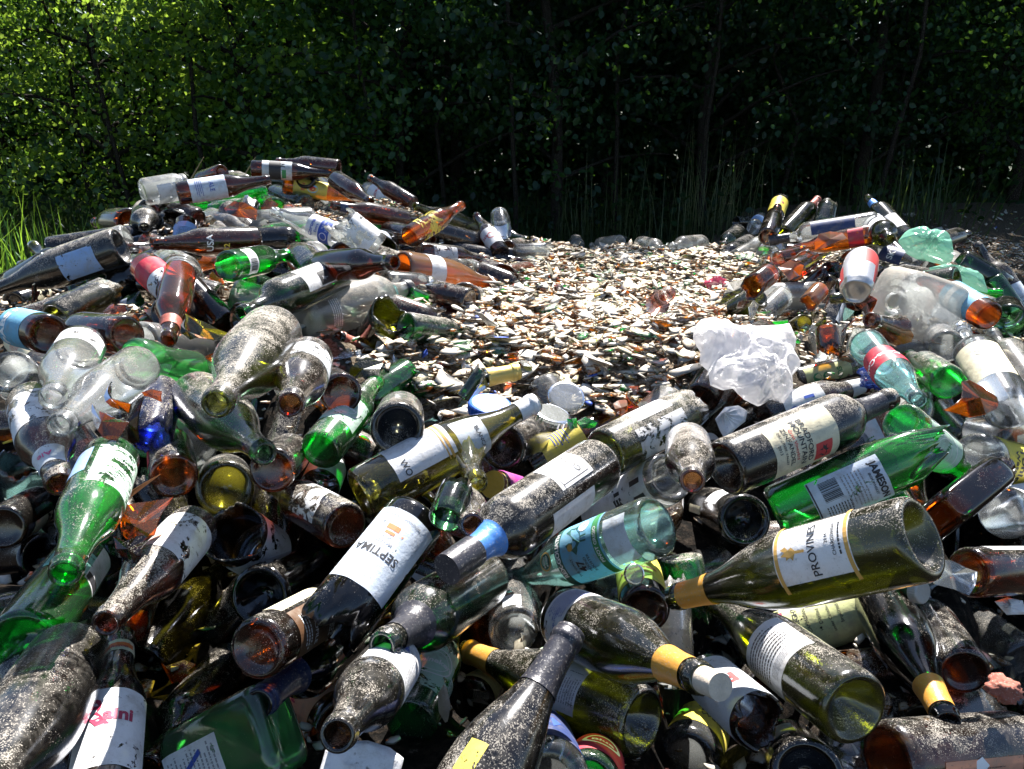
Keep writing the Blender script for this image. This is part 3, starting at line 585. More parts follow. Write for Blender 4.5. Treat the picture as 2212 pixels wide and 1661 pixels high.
B('beer','brown',.6, 1530,1462,1640,1560,110,-1,'broken bottle with a silver label and red letters right of the cork',[LB(15,120,0,200,'silver',.1,[txt('PZ',-6,8,30,'r',.04),txt('TH',8,-20,22,'k',.04)])],cut=125,seed=2)
B('burgundy','olive',.75, 1848,1532,1535,1296,168,1,'olive wine bottle with a round-cornered white text label, lower right',[LB(70,142,-14,130,'white',.02,[('lines',0,6,64,44,9,'k'),('lines',6,-24,50,12,5,'gr')],ph2=-14),])
B('whisky','olive',.5, 1938,1298,1640,1394,116,1,'broken olive liquor bottle with a pale yellow label, lower right',
  [LB(28,168,14,150,'lime',.0,[('r',0,-58,72,10,'m'),txt('PRODUCT OF CANADA',0,-58,5,'w'),txt('MACNAUGHTON',4,38,11,'k',.015),txt('CANADIAN',4,24,7,'k'),txt('Distilled',4,6,7,'k'),txt('under Canadian Gov.',4,-8,6,'k'),txt('Imported by',4,-22,7,'k'),('r',0,60,60,10,'m'),txt('IMPORTED',0,60,7,'w',.02)],ph2=14)],cut=205,seed=0)
B('burgundy','olive',.7, 1995,1160,1452,1292,190,1,'large olive wine bottle with a white vine label and an orange capsule, right foreground',
  [LB(50,132,24,92,'white',.0,[('r',0,-38,82,4,'gd'),('r',0,38,82,4,'gd'),('poly',0,20,14,'gd',vine),txt('PROVINES',-2,-2,12,'k',.01),txt('2014',4,-18,5,'k'),txt('CHARDONNAY',4,-25,5,'k'),('lines',4,-31,36,5,1,'k')],ph2=24),FO(240,284,'orange')])
B('beer','brown',.3, 1394,1318,1368,1176,108,1,'bottle with a bright yellow beer label and black base, under the rooster label',[LB(26,118,0,190,'yellow',.0,[('poly',-4,22,15,'lb',disc()),('poly',-4,22,8,'r',disc()),txt('La Cerveza',0,-8,11,'r',.02),txt('CLARA',14,34,7,'k'),('lines',0,-24,40,8,2,'r')])])
B('wine','black',.6, 1610,1124,1500,1090,114,1,'black wine bottle seen end-on between the rooster and barcode labels',[LB(40,100,50,70,'white',.1,[('bar',10,-10,30,10,1.57)],ph2=50),LB(110,180,-10,20,'cream',.1)])
B('wine','clear',.5, 1446,1030,1236,1150,112,1,'bottle wrapped in white paper with big black arrows, upper centre',[LB(12,200,-20,200,'white',.0,[('poly',2,-50,15,'k',[(-1,-.2),(0,1),(1,-.2)]),('r',2,-70,8,26,'k'),('poly',26,-50,15,'k',[(-1,-.2),(0,1),(1,-.2)]),('r',26,-70,8,26,'k'),txt('EET',10,-18,26,'k',.06)],ph2=-10)])
B('burgundy','black',.4, 1888,1262,2048,1560,118,-1,'dark wine bottle whose orange capsule points down, lower right',[FO(236,282,'orange')])
B('beer','brown',.75, 2084,1452,1965,1268,108,1,'dusty brown bottle with its black base toward the viewer, right foreground')
B('spirit','clear',.7, 2215,1436,2000,1270,108,1,'dusty clear bottle with embossed rings at the right edge foreground',[ET(170,0,[('ring',0,0,20,19,'gd')])])
B('beer','brown',.6, 2092,1236,2330,1230,108,1,'dark brown bottle with a white top strip running off the right edge',[LB(30,120,-75,34,'white',0)])
B('spirit','clear',.6, 2165,1110,2320,1075,112,1,'bottle covered by a white label at the right edge, below the flask',[LB(20,170,-20,190,'white',.1)])
B('wine','deepgreen',.6, 2300,1470,2182,1526,92,-1,'green bottle aiming its small green mouth at the viewer, lower right corner')
B('spirit','brown',.75, 1915,1640,2330,1600,160,1,'large brown bottle with an orange barcode label along the bottom right edge',[LB(40,150,42,60,'pink',.0,[('bar',-2,-14,30,16,1.57),('bar',-2,14,30,20,1.57),('poly',-14,-4,9,'w',[(-1,0),(0,1),(1,0),(.6,-1),(-.6,-1)])],ph2=42)])
B('wine','black',.5, 1745,1680,1690,1600,160,1,'black bottle base at the bottom edge, left of the large brown bottle',[LB(60,140,0,60,'silver',.2)])
B('spirit','clear',.3, 1185,1700,1150,1560,190,1,'bottle with a deep blue label peeking out at the bottom edge',[LB(20,160,0,190,'navy',.0,[('poly',0,0,30,'b',disc(9))])])
B('beer','green',.4, 1270,1700,1300,1610,140,1,'green bottle with a red and white badge at the bottom edge',[LB(20,110,0,150,'red',.0,[('ring',0,10,22,17,'w'),txt('Blue',0,8,14,'w',.03)])])
B('wine','clear',.5, 1010,1522,1080,1472,112,1,'clear bottle with a torn lime and white label, bottom centre',[LB(20,180,0,180,'lime',.3)])
B('tumbler','aqua',.4, 50,1082,52,1004,96,-1,'broken pale aqua drinking glass at the left edge',cut=84,seed=1)
B('beer','dark',.6, 6,1140,130,1060,96,1,'dark brown bottle with an amber glint under the aqua glass, left edge',[LB(30,100,60,50,'cream',.45)])
B('wine','yellow',.5, 1010,990,1030,1046,46,-1,'empty brass-coloured tube mouth beside the lidded jar',cut=226,seed=2,piece='neck',name='broken_bottle_neck')
B('wine','dark',.8, 1085,965,1180,930,104,1,'dark bottle side in shade under the clear neck, above the centre')
B('beer','clear',.8, 2046,748,2018,716,70,1,'clear bottle with a ribbed round base beside the square jug')
B('beer','brown',.7, 1940,712,1878,690,34,-1,'short brown broken neck in front of the square jug',cut=130,piece='neck',name='broken_bottle_neck')
B('beer','brown',.7, 1292,870,1270,818,34,1,'brown broken bottle neck with a ribbed lip, at the front of the crushed glass',cut=165,piece='neck',name='broken_bottle_neck')
B('beer','pinkglass',.8, 1418,652,1446,632,34,1,'dusty pink bottle neck lying in the middle of the crushed glass',cut=150,piece='neck',name='broken_bottle_neck')
B('wine','olive',.7, 1038,818,1122,802,36,1,'broken neck in a gold capsule at the near edge of the crushed glass',[FO(236,298,'gold')],cut=226,piece='neck',name='broken_bottle_neck')
B('wine','deepgreen',.7, 1000,860,1040,800,26,1,'olive green bottle splinter leaning against the gold capsule',cut=170,seed=0,sc=.27)
B('beer','brown',.6, 1900,615,1880,665,44,-1,'broken brown bottle below the crushed can, right slope',cut=90,seed=3)
B('beer','green',.6, 1800,712,1840,680,46,1,'thin green bottle sliver in the right slope',cut=150,seed=1)
B('wine','olive',.9, 1640,640,1560,690,56,1,'dusty gray-green broken bottle lying on the crater side of the right slope',cut=150,seed=2,sc=.8)
B('wine','dark',.95, 1745,600,1680,622,34,1,'dusty gray bottle on the inner side of the right slope',sc=.75)
B('spirit','clear',.8, 1770,555,1700,600,44,1,'cloudy clear bottle end among amber shards on the right slope',cut=150,seed=0)
B('wine','dark',.8, 1735,668,1660,672,40,1,'dark dusty bottle above the white bag',sc=.75)
B('wine','amber',.3, 742,1572,580,1430,140,1,'amber bottle with a big faded red label under the bottles at the bottom left',[LB(20,170,0,170,'pink',.1,[txt('RED',0,-20,18,'m'),('lines',0,20,60,50,6,'m')])])
B('wine','clear',.7, 20,800,78,860,100,1,'broken clear bottle with sharp edges at the left edge',cut=120,seed=2)
B('wine','black',.6, 100,1205,-100,1255,112,1,'black bottle deep in the gap under the etched green bottle, left edge')  # added bottle, covers a sunlit bare patch to keep the gap dark
B('beer','amber',.3, 1662,590,1622,622,50,-1,'broken amber bottle side glowing on the crater side of the right heap',cut=90,seed=4,sc=.8)
B('beer','clear',.8, 1692,640,1650,680,50,-1,'broken cloudy clear bottle piece on the right inner slope',cut=100,seed=1)
B('beer','amber',.3, 1715,585,1745,560,48,1,'amber bottle piece with ragged rim under the long clear liquor bottle',cut=100,seed=2)
B('beer','amber',.2, 1680,560,1735,545,36,1,'small glowing amber bottle piece on the shoulder of the right heap',cut=140,seed=0,sc=.8)
B('wine','clear',.9, 1590,560,1640,530,42,1,'dust-white bottle climbing the left end of the right heap',cut=190,seed=2)
B('wine','yellow',.5, 1740,700,1700,725,50,1,'broken yellow-green bottle piece right of the white bag peak',cut=110,seed=1,sc=.8)
B('beer','orange',.3, 1772,625,1745,655,40,-1,'small orange glass piece left of the crushed can',cut=90,seed=3,sc=.7)
B('spirit','clear',.8, 760,470,700,455,46,1,'frosted clear bottle under the dusty brown one pointing left')
B('beer','clear',.9, 455,470,540,500,44,-1,'frosted clear bottle in the middle of the left crest')
B('beer','green',.4, 540,610,620,640,52,1,'green bottle under the bright green one with the barcode label',cut=130,seed=2)
CRATER = [(1130,515),(1540,515),(1640,590),(1700,680),(1560,700),(1500,800),(1530,900),(1320,910),(1180,930),(1000,960),(860,860),(800,820),(830,740),(960,720),(1060,640),(1160,575)]
# ================================================================== loose things that are not bottles
def thing(o, label, cat, group=None):
    o['label'] = label; o['category'] = cat
    if group: o['group'] = group
    return o
can_paint = solid('can_paint', (.66, .66, .70), .32, .5, .12, 18)
def can_parts(root, ty, dust):
    V, Fc = patch('can', 30, 100, 60, 70); me = body_mesh('can', None, 'base', 2, .45)
def make_can(bx, by, nx, ny, d, s, label, seed, print_col):
    r = B('can', 'clear', 0, bx, by, nx, ny, d, s, label, (), crush=.5, mat=can_paint, seed=seed, name='drink_can', cat='can', group=None)
    me = r.data.copy(); r.data = me; me.materials.append(ink(print_col)); me.materials.append(solid('bare_aluminium', (.6, .6, .6), .3, .8, .1, 40))
    for p in me.polygons:
        c = p.center
        ang = math.atan2(c.y, c.x)
        if c.z > .109: p.material_index = 2
        elif c.z > .02 and (math.sin(ang*2+seed+c.z*30) > .45 and c.z < .09): p.material_index = 1
    # ring pull on the lid and the drinking hole
    def ringpull():
        V = []; Fc = []
        for i in range(24):
            a = 6.283*i/24; ca, sa = math.cos(a), math.sin(a)
            for k, (f, z) in enumerate(((1, .1175), (1, .1195), (.55, .1195), (.55, .1175))): V.append((.010*ca*f, .004+.014*sa*f, z))
        for i in range(24):
            j = (i+1) % 24
            for k in range(4): l = (k+1) % 4; Fc.append((i*4+k, j*4+k, j*4+l, i*4+l))
        return V, Fc
    V, Fc = ringpull(); mk('ring_pull', V, Fc, ink('r'), r)
    V = [(.011*math.cos(a), -.011+.009*math.sin(a), .1172) for a in [6.283*i/20 for i in range(20)]]
    mk('drinking_hole', V, [tuple(range(20))], solid('can_inner_shade', (.02, .02, .02), .6), r, smooth=False)  # flat black disc, shade inside the can put into its colour
make_can(1862, 556, 1848, 627, 68, -1, 'crushed white and red drink can, lid and red ring pull facing out, right slope', 2, 'r')

def crumple(name, px, py, t, rad3, mat, seed, label, cat, fold=.35, rot=0, sub=5, lobes=(), flat=False):
    V = []; import bmesh
    bm = bmesh.new(); bmesh.ops.create_icosphere(bm, subdivisions=sub, radius=1)
    for v in bm.verts:
        n = v.co.normalized(); q = n*1.6+Vector((seed*5.3, 0, 0))
        big = noise.noise(q); w1 = noise.noise_vector(n*1.3+Vector((seed, 0, 0)))*.5; q1 = Vector((q.x*.8, q.y*.8, q.z*2.4))+w1; q2 = Vector((q.x*3.2, q.y*1.5, q.z*1.2))+w1
        rid = 1-min(1, abs(noise.noise(q1)*2.6)); rid2 = 1-min(1, abs(noise.noise(q2)*2.6)); rid3 = 1-min(1, abs(noise.noise(q1*3.1+w1*4)*2.6))
        r = .72+fold*(big*.7+.36*rid**1.5+.26*rid2**1.5+.09*rid3**2)
        for (lx, ly, lz, amp, wdt) in lobes: d = n.dot(Vector((lx, ly, lz)).normalized()); r += amp*math.exp((d-1)/wdt)
        v.co = Vector((n.x*rad3[0], n.y*rad3[1], n.z*rad3[2]))*r
    me = bpy.data.meshes.new(name); bm.to_mesh(me); bm.free(); me.materials.append(mat)
    me.polygons.foreach_set('use_smooth', [not flat]*len(me.polygons))
    o = bpy.data.objects.new(name, me); COL.objects.link(o); o.location = at(px, py, t); o.rotation_euler = (0, 0, rot); o['dust'] = .5
    thing(o, label, cat); return o
def film_mat(name, c, tl=.38):
    N = NT(name); vec, oi = N.coords(); g = N.noise(vec, 26, 5, .7)
    w = N.noise(vec, 60, 4, .6, 2.0)
    b = N.n('ShaderNodeBump'); b.inputs['Strength'].default_value = .5; b.inputs['Distance'].default_value = .002; N.l(w, b.inputs['Height'])
    sp = N.noise(vec, 200, 2, .5)
    col = N.mixc(N.math('MULTIPLY', N.ramp(sp, .68, .74), .5), c, (.2, .15, .12))
    d = N.bsdf('ShaderNodeBsdfDiffuse', col, Normal=b.outputs[0]); t = N.bsdf('ShaderNodeBsdfTranslucent', col, Normal=b.outputs[0])
    s = N.mixs(tl, d, t); gl = N.bsdf('ShaderNodeBsdfGlossy', (1, 1, 1), Roughness=.22, Normal=b.outputs[0]); s = N.mixs(.09, s, gl)
    return N.done(N.mixs(.32, s, N.n('ShaderNodeBsdfTransparent').outputs[0]))
bagm = film_mat('white_plastic_film', (.95, .93, .94)); mintm = film_mat('mint_plastic_film', (.30, .66, .50))
def pillow(name, pts, t, mat, label, cat, puff, knot, seed, tilt=.35, fold=1.0, thin=.35):
    # an outline in the picture plane of that spot, real size, blown up to a creased bag with front and back
    cx = sum(p[0] for p in pts)/len(pts); cy = sum(p[1] for p in pts)/len(pts); k = t/F; ks = k/math.cos(tilt); P = [((x-cx)*k, (cy-y)*ks) for x, y in pts]
    kx, ky = (knot[0]-cx)*k, (cy-knot[1])*ks; na, nr = 150, 46; V = []; Fc = []
    def edge(th):
        d = (math.cos(th), math.sin(th)); best = 0
        for i in range(len(P)):
            x1, y1 = P[i]; x2, y2 = P[(i+1) % len(P)]; ex, ey = x2-x1, y2-y1; den = d[0]*ey-d[1]*ex
            if abs(den) < 1e-9: continue
            s = (x1*ey-y1*ex)/den; u = (x1*d[1]-y1*d[0])/den
            if s > 0 and 0 <= u <= 1: best = max(best, s)
        return best
    E = [edge(6.28318*i/na) for i in range(na)]
    for side in (1, -1):
        V.append([0, 0, 0, side, 0])
        for q in range(1, nr+1):
            for i in range(na):
                th = 6.28318*i/na; f = q/nr; V.append([E[i]*f*math.cos(th), E[i]*f*math.sin(th), 0, side, f])
    out = []
    for x, y, z, side, f in V:
        a_ = math.atan2(y-ky, x-kx); rr = math.hypot(x-kx, y-ky)
        h = puff*math.sqrt(max(0, 1-f**2.2))
        v3 = Vector((x*16+seed, y*16, side*2)); big = noise.noise(v3)
        rad_ = 1-abs(noise.noise(Vector((a_*2.6+seed, rr*9, side*3.0))))*2.4; cr1 = 1-abs(noise.noise(Vector((x*38+seed*2, y*30, side*5.0))+noise.noise_vector(v3)*1.2))*2.4
        cr2 = 1-abs(noise.noise(Vector((x*95, y*80+seed, side*5.0))+noise.noise_vector(v3*2)*1.5))*2.4
        fall = min(1, (1-f)*5); kn = .18+.82*math.exp(-(rr/(.32*max(E)))**2); z = side*h*(1 if side > 0 else thin)*(.8+.5*big)+fall*fold*kn*(.014*rad_+.007*cr1+.0012*cr2)+fall*fold*.006*cr1*.4
        z2 = z+(y)*tilt*0
        out.append(RT*x+UP*y-FW*z2)
    # lean the sheet back so that it rests on the slope
    R_ = Matrix.Rotation(-tilt, 3, 'X'); out = [R_ @ v for v in out]
    H = 1+na*nr
    for h in (0, 1):
        b = h*H
        for i in range(na):
            j = (i+1) % na; f = (b, b+1+i, b+1+j); Fc.append(f if h == 0 else f[::-1])
            for q in range(nr-1): f = (b+1+q*na+i, b+1+(q+1)*na+i, b+1+(q+1)*na+j, b+1+q*na+j); Fc.append(f if h == 0 else f[::-1])
    o = mk(name, out, Fc, mat); o.location = at(cx, cy, t); return thing(o, label, cat)
pillow('plastic_bag', [(1512,705),(1528,690),(1548,686),(1575,712),(1600,716),(1640,700),(1690,706),(1728,716),(1730,742),(1718,762),(1726,790),(1700,812),(1692,842),(1664,870),(1640,862),(1612,876),(1586,862),(1568,838),(1545,842),(1522,832),(1524,800),(1509,786),(1516,760),(1506,732)], 1.43, bagm, 'crumpled thin white plastic bag at the right edge of the crushed glass', 'bag', .05, (1640, 835), 3, .72, 1.25)
pillow('plastic_bag', [(1942,520),(1960,500),(1985,494),(2000,504),(2022,498),(2044,512),(2052,540),(2048,568),(2030,574),(2000,566),(1975,562),(1955,548)], 2.0, mintm, 'crumpled mint green plastic bag high on the right heap', 'bag', .05, (1990, 540), 5)
pillow('plastic_bag', [(2010,578),(2035,572),(2062,584),(2092,584),(2122,604),(2126,634),(2100,628),(2070,620),(2040,606)], 1.9, mintm, 'flatter crumpled mint green plastic below the mint bag, right heap', 'bag', .03, (2050, 590), 8)
crumple('plastic_wrapper', 1904, 812, 1.37, (.036, .024, .032), film_mat('blue_film', (.04, .10, .45), .2), 11, 'crumpled blue wrapper stuck on the red-labelled soda bottle', 'wrapper', .6, sub=4)
crumple('plastic_wrapper', 1548, 615, 2.3, (.035, .025, .026), film_mat('red_film', (.60, .06, .14), .2), 13, 'small crumpled red wrapper on the crater side of the right heap', 'wrapper', .6, sub=4)
pillow('paper_scrap', [(1545,905),(1570,880),(1600,876),(1618,888),(1610,910),(1588,925),(1560,948),(1552,930)], 1.36, pap('white'), 'torn white paper scrap in front of the white plastic bag', 'paper', .006, (1560, 900), 17, .5, .5)
crumple('brick_piece', 2168, 1488, .88, (.022, .018, .014), solid('broken_brick', (.30, .10, .07), .9, 0, .4, 60, 1.0), 23, 'small lump of red brick near the lower right corner', 'brick', .5, sub=4)
pillow('torn_label', [(700,1625),(740,1612),(790,1610),(840,1622),(872,1640),(860,1690),(720,1700),(690,1670)], .72, pap('white'), 'torn white paper label bunched up at the bottom edge left of centre', 'paper', .008, (900, 1560), 37, .6, .5)
pillow('torn_label', [(2150,1300),(2180,1292),(2212,1298),(2212,1325),(2170,1326)], 1.0, pap('white'), 'small white paper scrap at the right edge in shadow', 'paper', .004, (2170, 1310), 41, .4, .4)
crumple('wood_chip', 960, 1520, .85, (.008, .006, .030), solid('wood_chip', (.34, .29, .22), .9, 0, .4, 80, 1), 43, 'small gray wood chip standing right of the etched green bottle', 'wood chip', .3, sub=2, flat=True)
from mathutils.geometry import tessellate_polygon
def plate(pts, t, col, label, dust=.4, seed=0, depth=.010, thick=.003, name='glass_shard', mat=None):
    # one flat-curved splinter: outline at its own distance, real wall thickness, corners at different depths
    r = random.Random(seed+len(pts)); cx = sum(p[0] for p in pts)/len(pts); cy = sum(p[1] for p in pts)/len(pts); k = t/F; n0 = len(pts)
    P = []
    for i in range(n0):  # two steps per side so the break line is uneven
        x1, y1 = pts[i]; x2, y2 = pts[(i+1) % n0]; P.append((x1, y1)); ln = math.hypot(x2-x1, y2-y1); j = r.uniform(-.05, .05)*ln
        P.append(((x1+x2)/2-(y2-y1)/ln*j, (y1+y2)/2+(x2-x1)/ln*j))
    W_ = max(abs(p[0]-cx) for p in P)+1e-6; ax = r.uniform(0, 3.14)
    def pos(x, y, o):
        u = ((x-cx)*math.cos(ax)+(y-cy)*math.sin(ax))/W_; z = -depth*u*u*1.4+depth*.5*((y-cy)/W_)+o
        return RT*(x-cx)*k-UP*(y-cy)*k-FW*z
    n = len(P); V = [pos(x, y, 0) for x, y in P]+[pos(x, y, -thick) for x, y in P]; V += [pos(cx, cy, 0), pos(cx, cy, -thick)]; Fc = []
    for i in range(n): j = (i+1) % n; Fc += [(2*n, j, i), (2*n+1, n+i, n+j), (i, j, n+j, n+i)]
    o = mk(name, V, Fc, mat or glass(col), None, smooth=False); o.location = at(cx, cy, t); o['dust'] = dust; thing(o, label, 'glass shard', 'larger glass shards among the bottles'); return o
Z4 = lambda ox, oy, L: [(ox+x/4, oy+y/4) for x, y in L]
plate(Z4(0,648,[(840,705),(880,830),(960,920),(1050,980),(1080,900),(960,850),(880,760)]), .90, 'amber', 'long pointed amber splinter over the frosted clear bottle, upper of two', .3, 1)
plate(Z4(0,648,[(700,885),(800,1060),(900,1190),(980,1230),(1060,1060),(900,980),(780,940)]), .88, 'amber', 'long pointed amber splinter over the frosted clear bottle, lower of two', .4, 2)
plate(Z4(0,648,[(1060,900),(1200,830),(1175,1000),(1150,1240),(1050,1250),(1000,1220),(1040,1000)]), .93, 'brown', 'dark amber shard standing left of the broken cobalt bottle', .4, 3)
plate(Z4(0,648,[(1215,800),(1290,770),(1370,790),(1400,880),(1330,850),(1240,830)]), .93, 'amber', 'small curved amber shard on the broken cobalt bottle', .2, 4)
plate(Z4(0,972,[(1040,490),(1180,475),(1330,460),(1335,740),(1240,770),(1130,770),(1050,790),(1010,740),(1035,620)]), .84, 'amber', 'square amber shard with a ragged top edge, left foreground', .3, 5, .014)
plate(Z4(0,972,[(910,330),(960,400),(1040,490),(1010,620),(975,740),(950,560)]), .83, 'orange', 'narrow orange shard leaning beside the square amber shard', .2, 6)
plate(Z4(0,972,[(960,760),(1050,800),(1130,765),(1240,775),(1190,900),(1110,1030),(1010,960)]), .82, 'brown', 'red-brown curved shard just below the square amber shard', .3, 7, .014)
plate(Z4(553,648,[(1740,930),(1790,830),(1900,640),(1925,700),(1815,900)]), 1.2, 'olive', 'dusty olive splinter leaning on the gold neck capsule', .8, 8)
plate(Z4(1659,972,[(1450,1010),(1490,965),(1600,960),(1890,1085),(1720,1250),(1460,1170)]), .93, 'clear', 'large pointed clear shard right of the vine label bottle', .5, 9, .016)
plate(Z4(1659,324,[(110,1000),(150,975),(210,940),(250,970),(320,990),(300,1080),(230,1100),(180,1130),(130,1060)]), 2.05, 'orange', 'bright orange shard in the inner face of the right heap', .2, 10, .02)
plate(Z4(1659,324,[(330,1000),(450,915),(570,860),(565,890),(450,950),(345,1012)]), 2.0, 'yellow', 'thin yellow sliver above the bright orange shard, right heap', .3, 11)
plate(Z4(1659,324,[(400,790),(450,720),(560,690),(670,700),(690,760),(600,790),(500,840),(420,860)]), 2.3, 'orange', 'glowing orange curved shard lying across the right heap', .2, 12, .03)
plate(Z4(1659,324,[(760,1240),(880,1235),(960,1290),(940,1400),(860,1420),(760,1340)]), 1.62, 'amber', 'amber shard right below the crushed can', .2, 13, .02)
plate(Z4(0,324,[(1550,1400),(1750,1480),(2000,1600),(1850,1650),(1600,1560)]), 1.35, 'yellow', 'long gold glass strip left of the big clear bottle', .4, 14, .02)
plate(Z4(0,324,[(1540,1440),(1600,1550),(1720,1620),(1640,1640),(1560,1580)]), 1.33, 'olive', 'olive gold shard just below the long gold strip', .2, 15, .02)
plate(Z4(0,324,[(1900,480),(2010,430),(2110,450),(2200,500),(2190,590),(2050,580),(1950,540)]), 2.05, 'amber', 'dark orange crown-shaped shard under the green bottles on the crest', .2, 16, .02)
plate(Z4(553,648,[(800,600),(860,540),(940,490),(1080,540),(1060,650),(930,665),(800,690)]), 1.3, 'olive', 'speckled olive shard right of the red neck capsule', .9, 17, .015)
plate(Z4(1659,648,[(1730,700),(1850,690),(1990,760),(2030,840),(1950,940),(1800,1020),(1640,960),(1700,850)]), 1.12, 'amber', 'large amber shard with rounded edge at the right, near the green base', .3, 18, .03)
plate(Z4(1659,324,[(500,1180),(540,1090),(600,1040),(640,1080),(560,1220)]), 1.85, 'brown', 'brown shard just left of the crushed can', .5, 19, .02)
plate(Z4(1106,324,[(1780,1340),(1830,1240),(1900,1130),(1980,1110),(2040,1160),(2000,1240),(1900,1300)]), 1.95, 'olive', 'big dusty gray-green shard on the crater side of the right heap', 1.3, 20, .03)
plate(Z4(1106,324,[(2060,1360),(2080,1260),(2110,1250),(2160,1340),(2110,1390)]), 1.9, 'yellow', 'yellow triangular shard beside the big gray-green one', .4, 21, .02)
plate(Z4(1106,648,[(880,900),(930,870),(1000,865),(1005,960),(950,1000),(900,980)]), 1.25, 'orange', 'orange shard standing behind the dusty olive bottle end', .3, 22, .01)
plate(Z4(1106,648,[(480,1030),(560,1020),(575,1110),(500,1115)]), 1.15, 'green', 'pale green shard left of the dusty olive bottle end', .6, 23)
plate(Z4(1106,648,[(565,1050),(640,1010),(740,1060),(720,1100),(600,1110)]), 1.15, 'green', 'second pale green shard touching the dusty olive bottle end', .7, 24)
def cap_thing(name, px, py, t, r, h, mat, label, tilt, cat='lid', ridges=True):
    V = []; Fc = []; seg = 60; prof = [(0, h), (r*.86, h), (r*.96, h*.93), (r, h*.8), (r, 0), (r*.93, 0), (r*.93, h*.75), (0, h*.8)]
    rings = []
    for (a, z) in prof:
        if a == 0: V.append((0, 0, z)); rings.append([len(V)-1]); continue
        k = len(V)
        for i in range(seg):
            rr = a*(1+(.018 if (i % 2 and ridges and .2*h < z < .9*h or i % 2 and z == 0 and ridges) else 0)); V.append((rr*math.cos(6.2832*i/seg), rr*math.sin(6.2832*i/seg), z))
        rings.append(list(range(k, k+seg)))
    for a, b in zip(rings, rings[1:]):
        for i in range(seg):
            j = (i+1) % seg
            if len(a) == 1: Fc.append((a[0], b[j], b[i]))
            elif len(b) == 1: Fc.append((a[i], a[j], b[0]))
            else: Fc.append((a[i], a[j], b[j], b[i]))
    o = mk(name, V, Fc, mat, None, smooth=False); o.location = at(px, py, t); o.rotation_euler = tilt; o['dust'] = .8; thing(o, label, cat); return o
cap_thing('jar_lid', 1057, 890, 1.24, .034, .017, solid('blue_plastic', (.02, .13, .60), .35, 0, .1, 50), 'bright blue ribbed plastic lid at the near edge of the crushed glass', (.12, .1, .3))
cap_thing('glass_disc', 1222, 862, 1.33, .031, .010, glass('clear'), 'round clear glass bottle base lying on the crushed glass, near centre', (.55, 0, .2), 'glass')
cap_thing('glass_disc', 1190, 905, 1.26, .030, .012, glass('clear'), 'thick clear round glass piece just below the round clear base', (.2, .2, .5), 'glass')
cap_thing('metal_cap', 1976, 1276, .98, .014, .012, solid('gray_cap', (.35, .37, .38), .5, .3, .1, 60), 'small gray round cap beside the yellow liquor label', (1.2, .2, .4), 'cap')
cap_thing('bottle_cap', 1368, 1240, .93, .012, .006, glass('clear'), 'tiny clear plastic cap between the yellow beer label and orange capsule', (.9, .5, 0), 'cap')

# ================================================================== the mound of broken glass (height field under the bottles)
S = []
for p in PLACED:
    for f in (0, .25, .5, .75, 1):
        q = p['P0'].lerp(p['P1'], f); S.append((q.x, q.y, q.z-p['D']*(.35 if f < .8 else .3)-.10*max(0, min(1, (1.25-q.y)/.5)), 1.0))
def ctl(px, py, z, w=1.5):
    d = ray(px, py); t = (z-CAM.z)/d.z; q = CAM+d*t; S.append((q.x, q.y, z, w)); return q
# the crater of fine crushed glass: heights above the ground
for (px, py, z) in [(1200,900,.815),(1350,860,.81),(1080,850,.82),(950,800,.83),(1100,760,.78),(1250,760,.76),(1400,760,.765),(1480,820,.79),(950,720,.77),(1100,680,.72),(1300,680,.71),(1450,700,.73),(1500,640,.70),(1350,620,.67),(1150,620,.67),(1050,650,.71),(1100,570,.62),(1250,570,.60),(1400,570,.60),(1500,590,.64),(1550,640,.72),(1180,535,.54),(1300,532,.53),(1420,532,.53),(1500,545,.56),(1600,600,.68),(1650,560,.66),(1150,540,.55),(1000,690,.745),(1600,660,.73)]:
    ctl(px, py, z, 2.5)
SK = [(-60,600,1.8),(60,560,1.9),(180,490,2.0),(280,430,2.05),(400,385,2.6),(560,345,3.0),(730,350,3.05),(850,400,3.0),(1000,440,2.6),(1100,490,2.7),(1180,522,3.6),(1300,520,4.0),(1430,524,4.0),(1530,520,3.6),(1600,470,3.0),(1680,430,2.8),(1780,440,2.7),(1880,430,2.6),(1960,480,2.5),(2060,530,2.3),(2150,600,1.8),(2260,650,1.7)]
for (px, py, t) in SK:
    q = at(px, py+12, t)
    o = Vector((q.x, q.y, 0)).normalized() if px < 1150 else Vector((.25, 1, 0)).normalized()
    if px < 500: o = Vector((-.75, .65, 0))
    if px > 1900: o = Vector((.85, .5, 0))
    for dd, dz in ((.45, -.30), (.8, -.62), (1.2, -1.1), (1.7, -1.4)):
        S.append((q.x+o.x*dd, q.y+o.y*dd, max(-.05, q.z+dz), 1.2))
S = np.array(S)
def height(X, Y):
    X = np.atleast_1d(X).astype(float); Y = np.atleast_1d(Y).astype(float); out = np.zeros_like(X)
    for a in range(0, len(X), 4000):
        x = X[a:a+4000, None]; y = Y[a:a+4000, None]; d2 = (x-S[:, 0])**2+(y-S[:, 1])**2
        sg = .085+.035*np.clip(y, 0, 6); w = S[:, 3]*np.exp(-d2/(2*sg**2)); far = S[:, 3]*1e-4*np.exp(-d2/(2*(.55)**2))
        w = w+far; e = 1e-9; out[a:a+4000] = (w@S[:, 2]+e*0)/(w.sum(1)+e)
    return out
gx = np.arange(-3.6, 4.4, .035); gy = np.arange(-.6, 6.6, .035); GX, GY = np.meshgrid(gx, gy)
HZ = height(GX.ravel(), GY.ravel()).reshape(GX.shape)
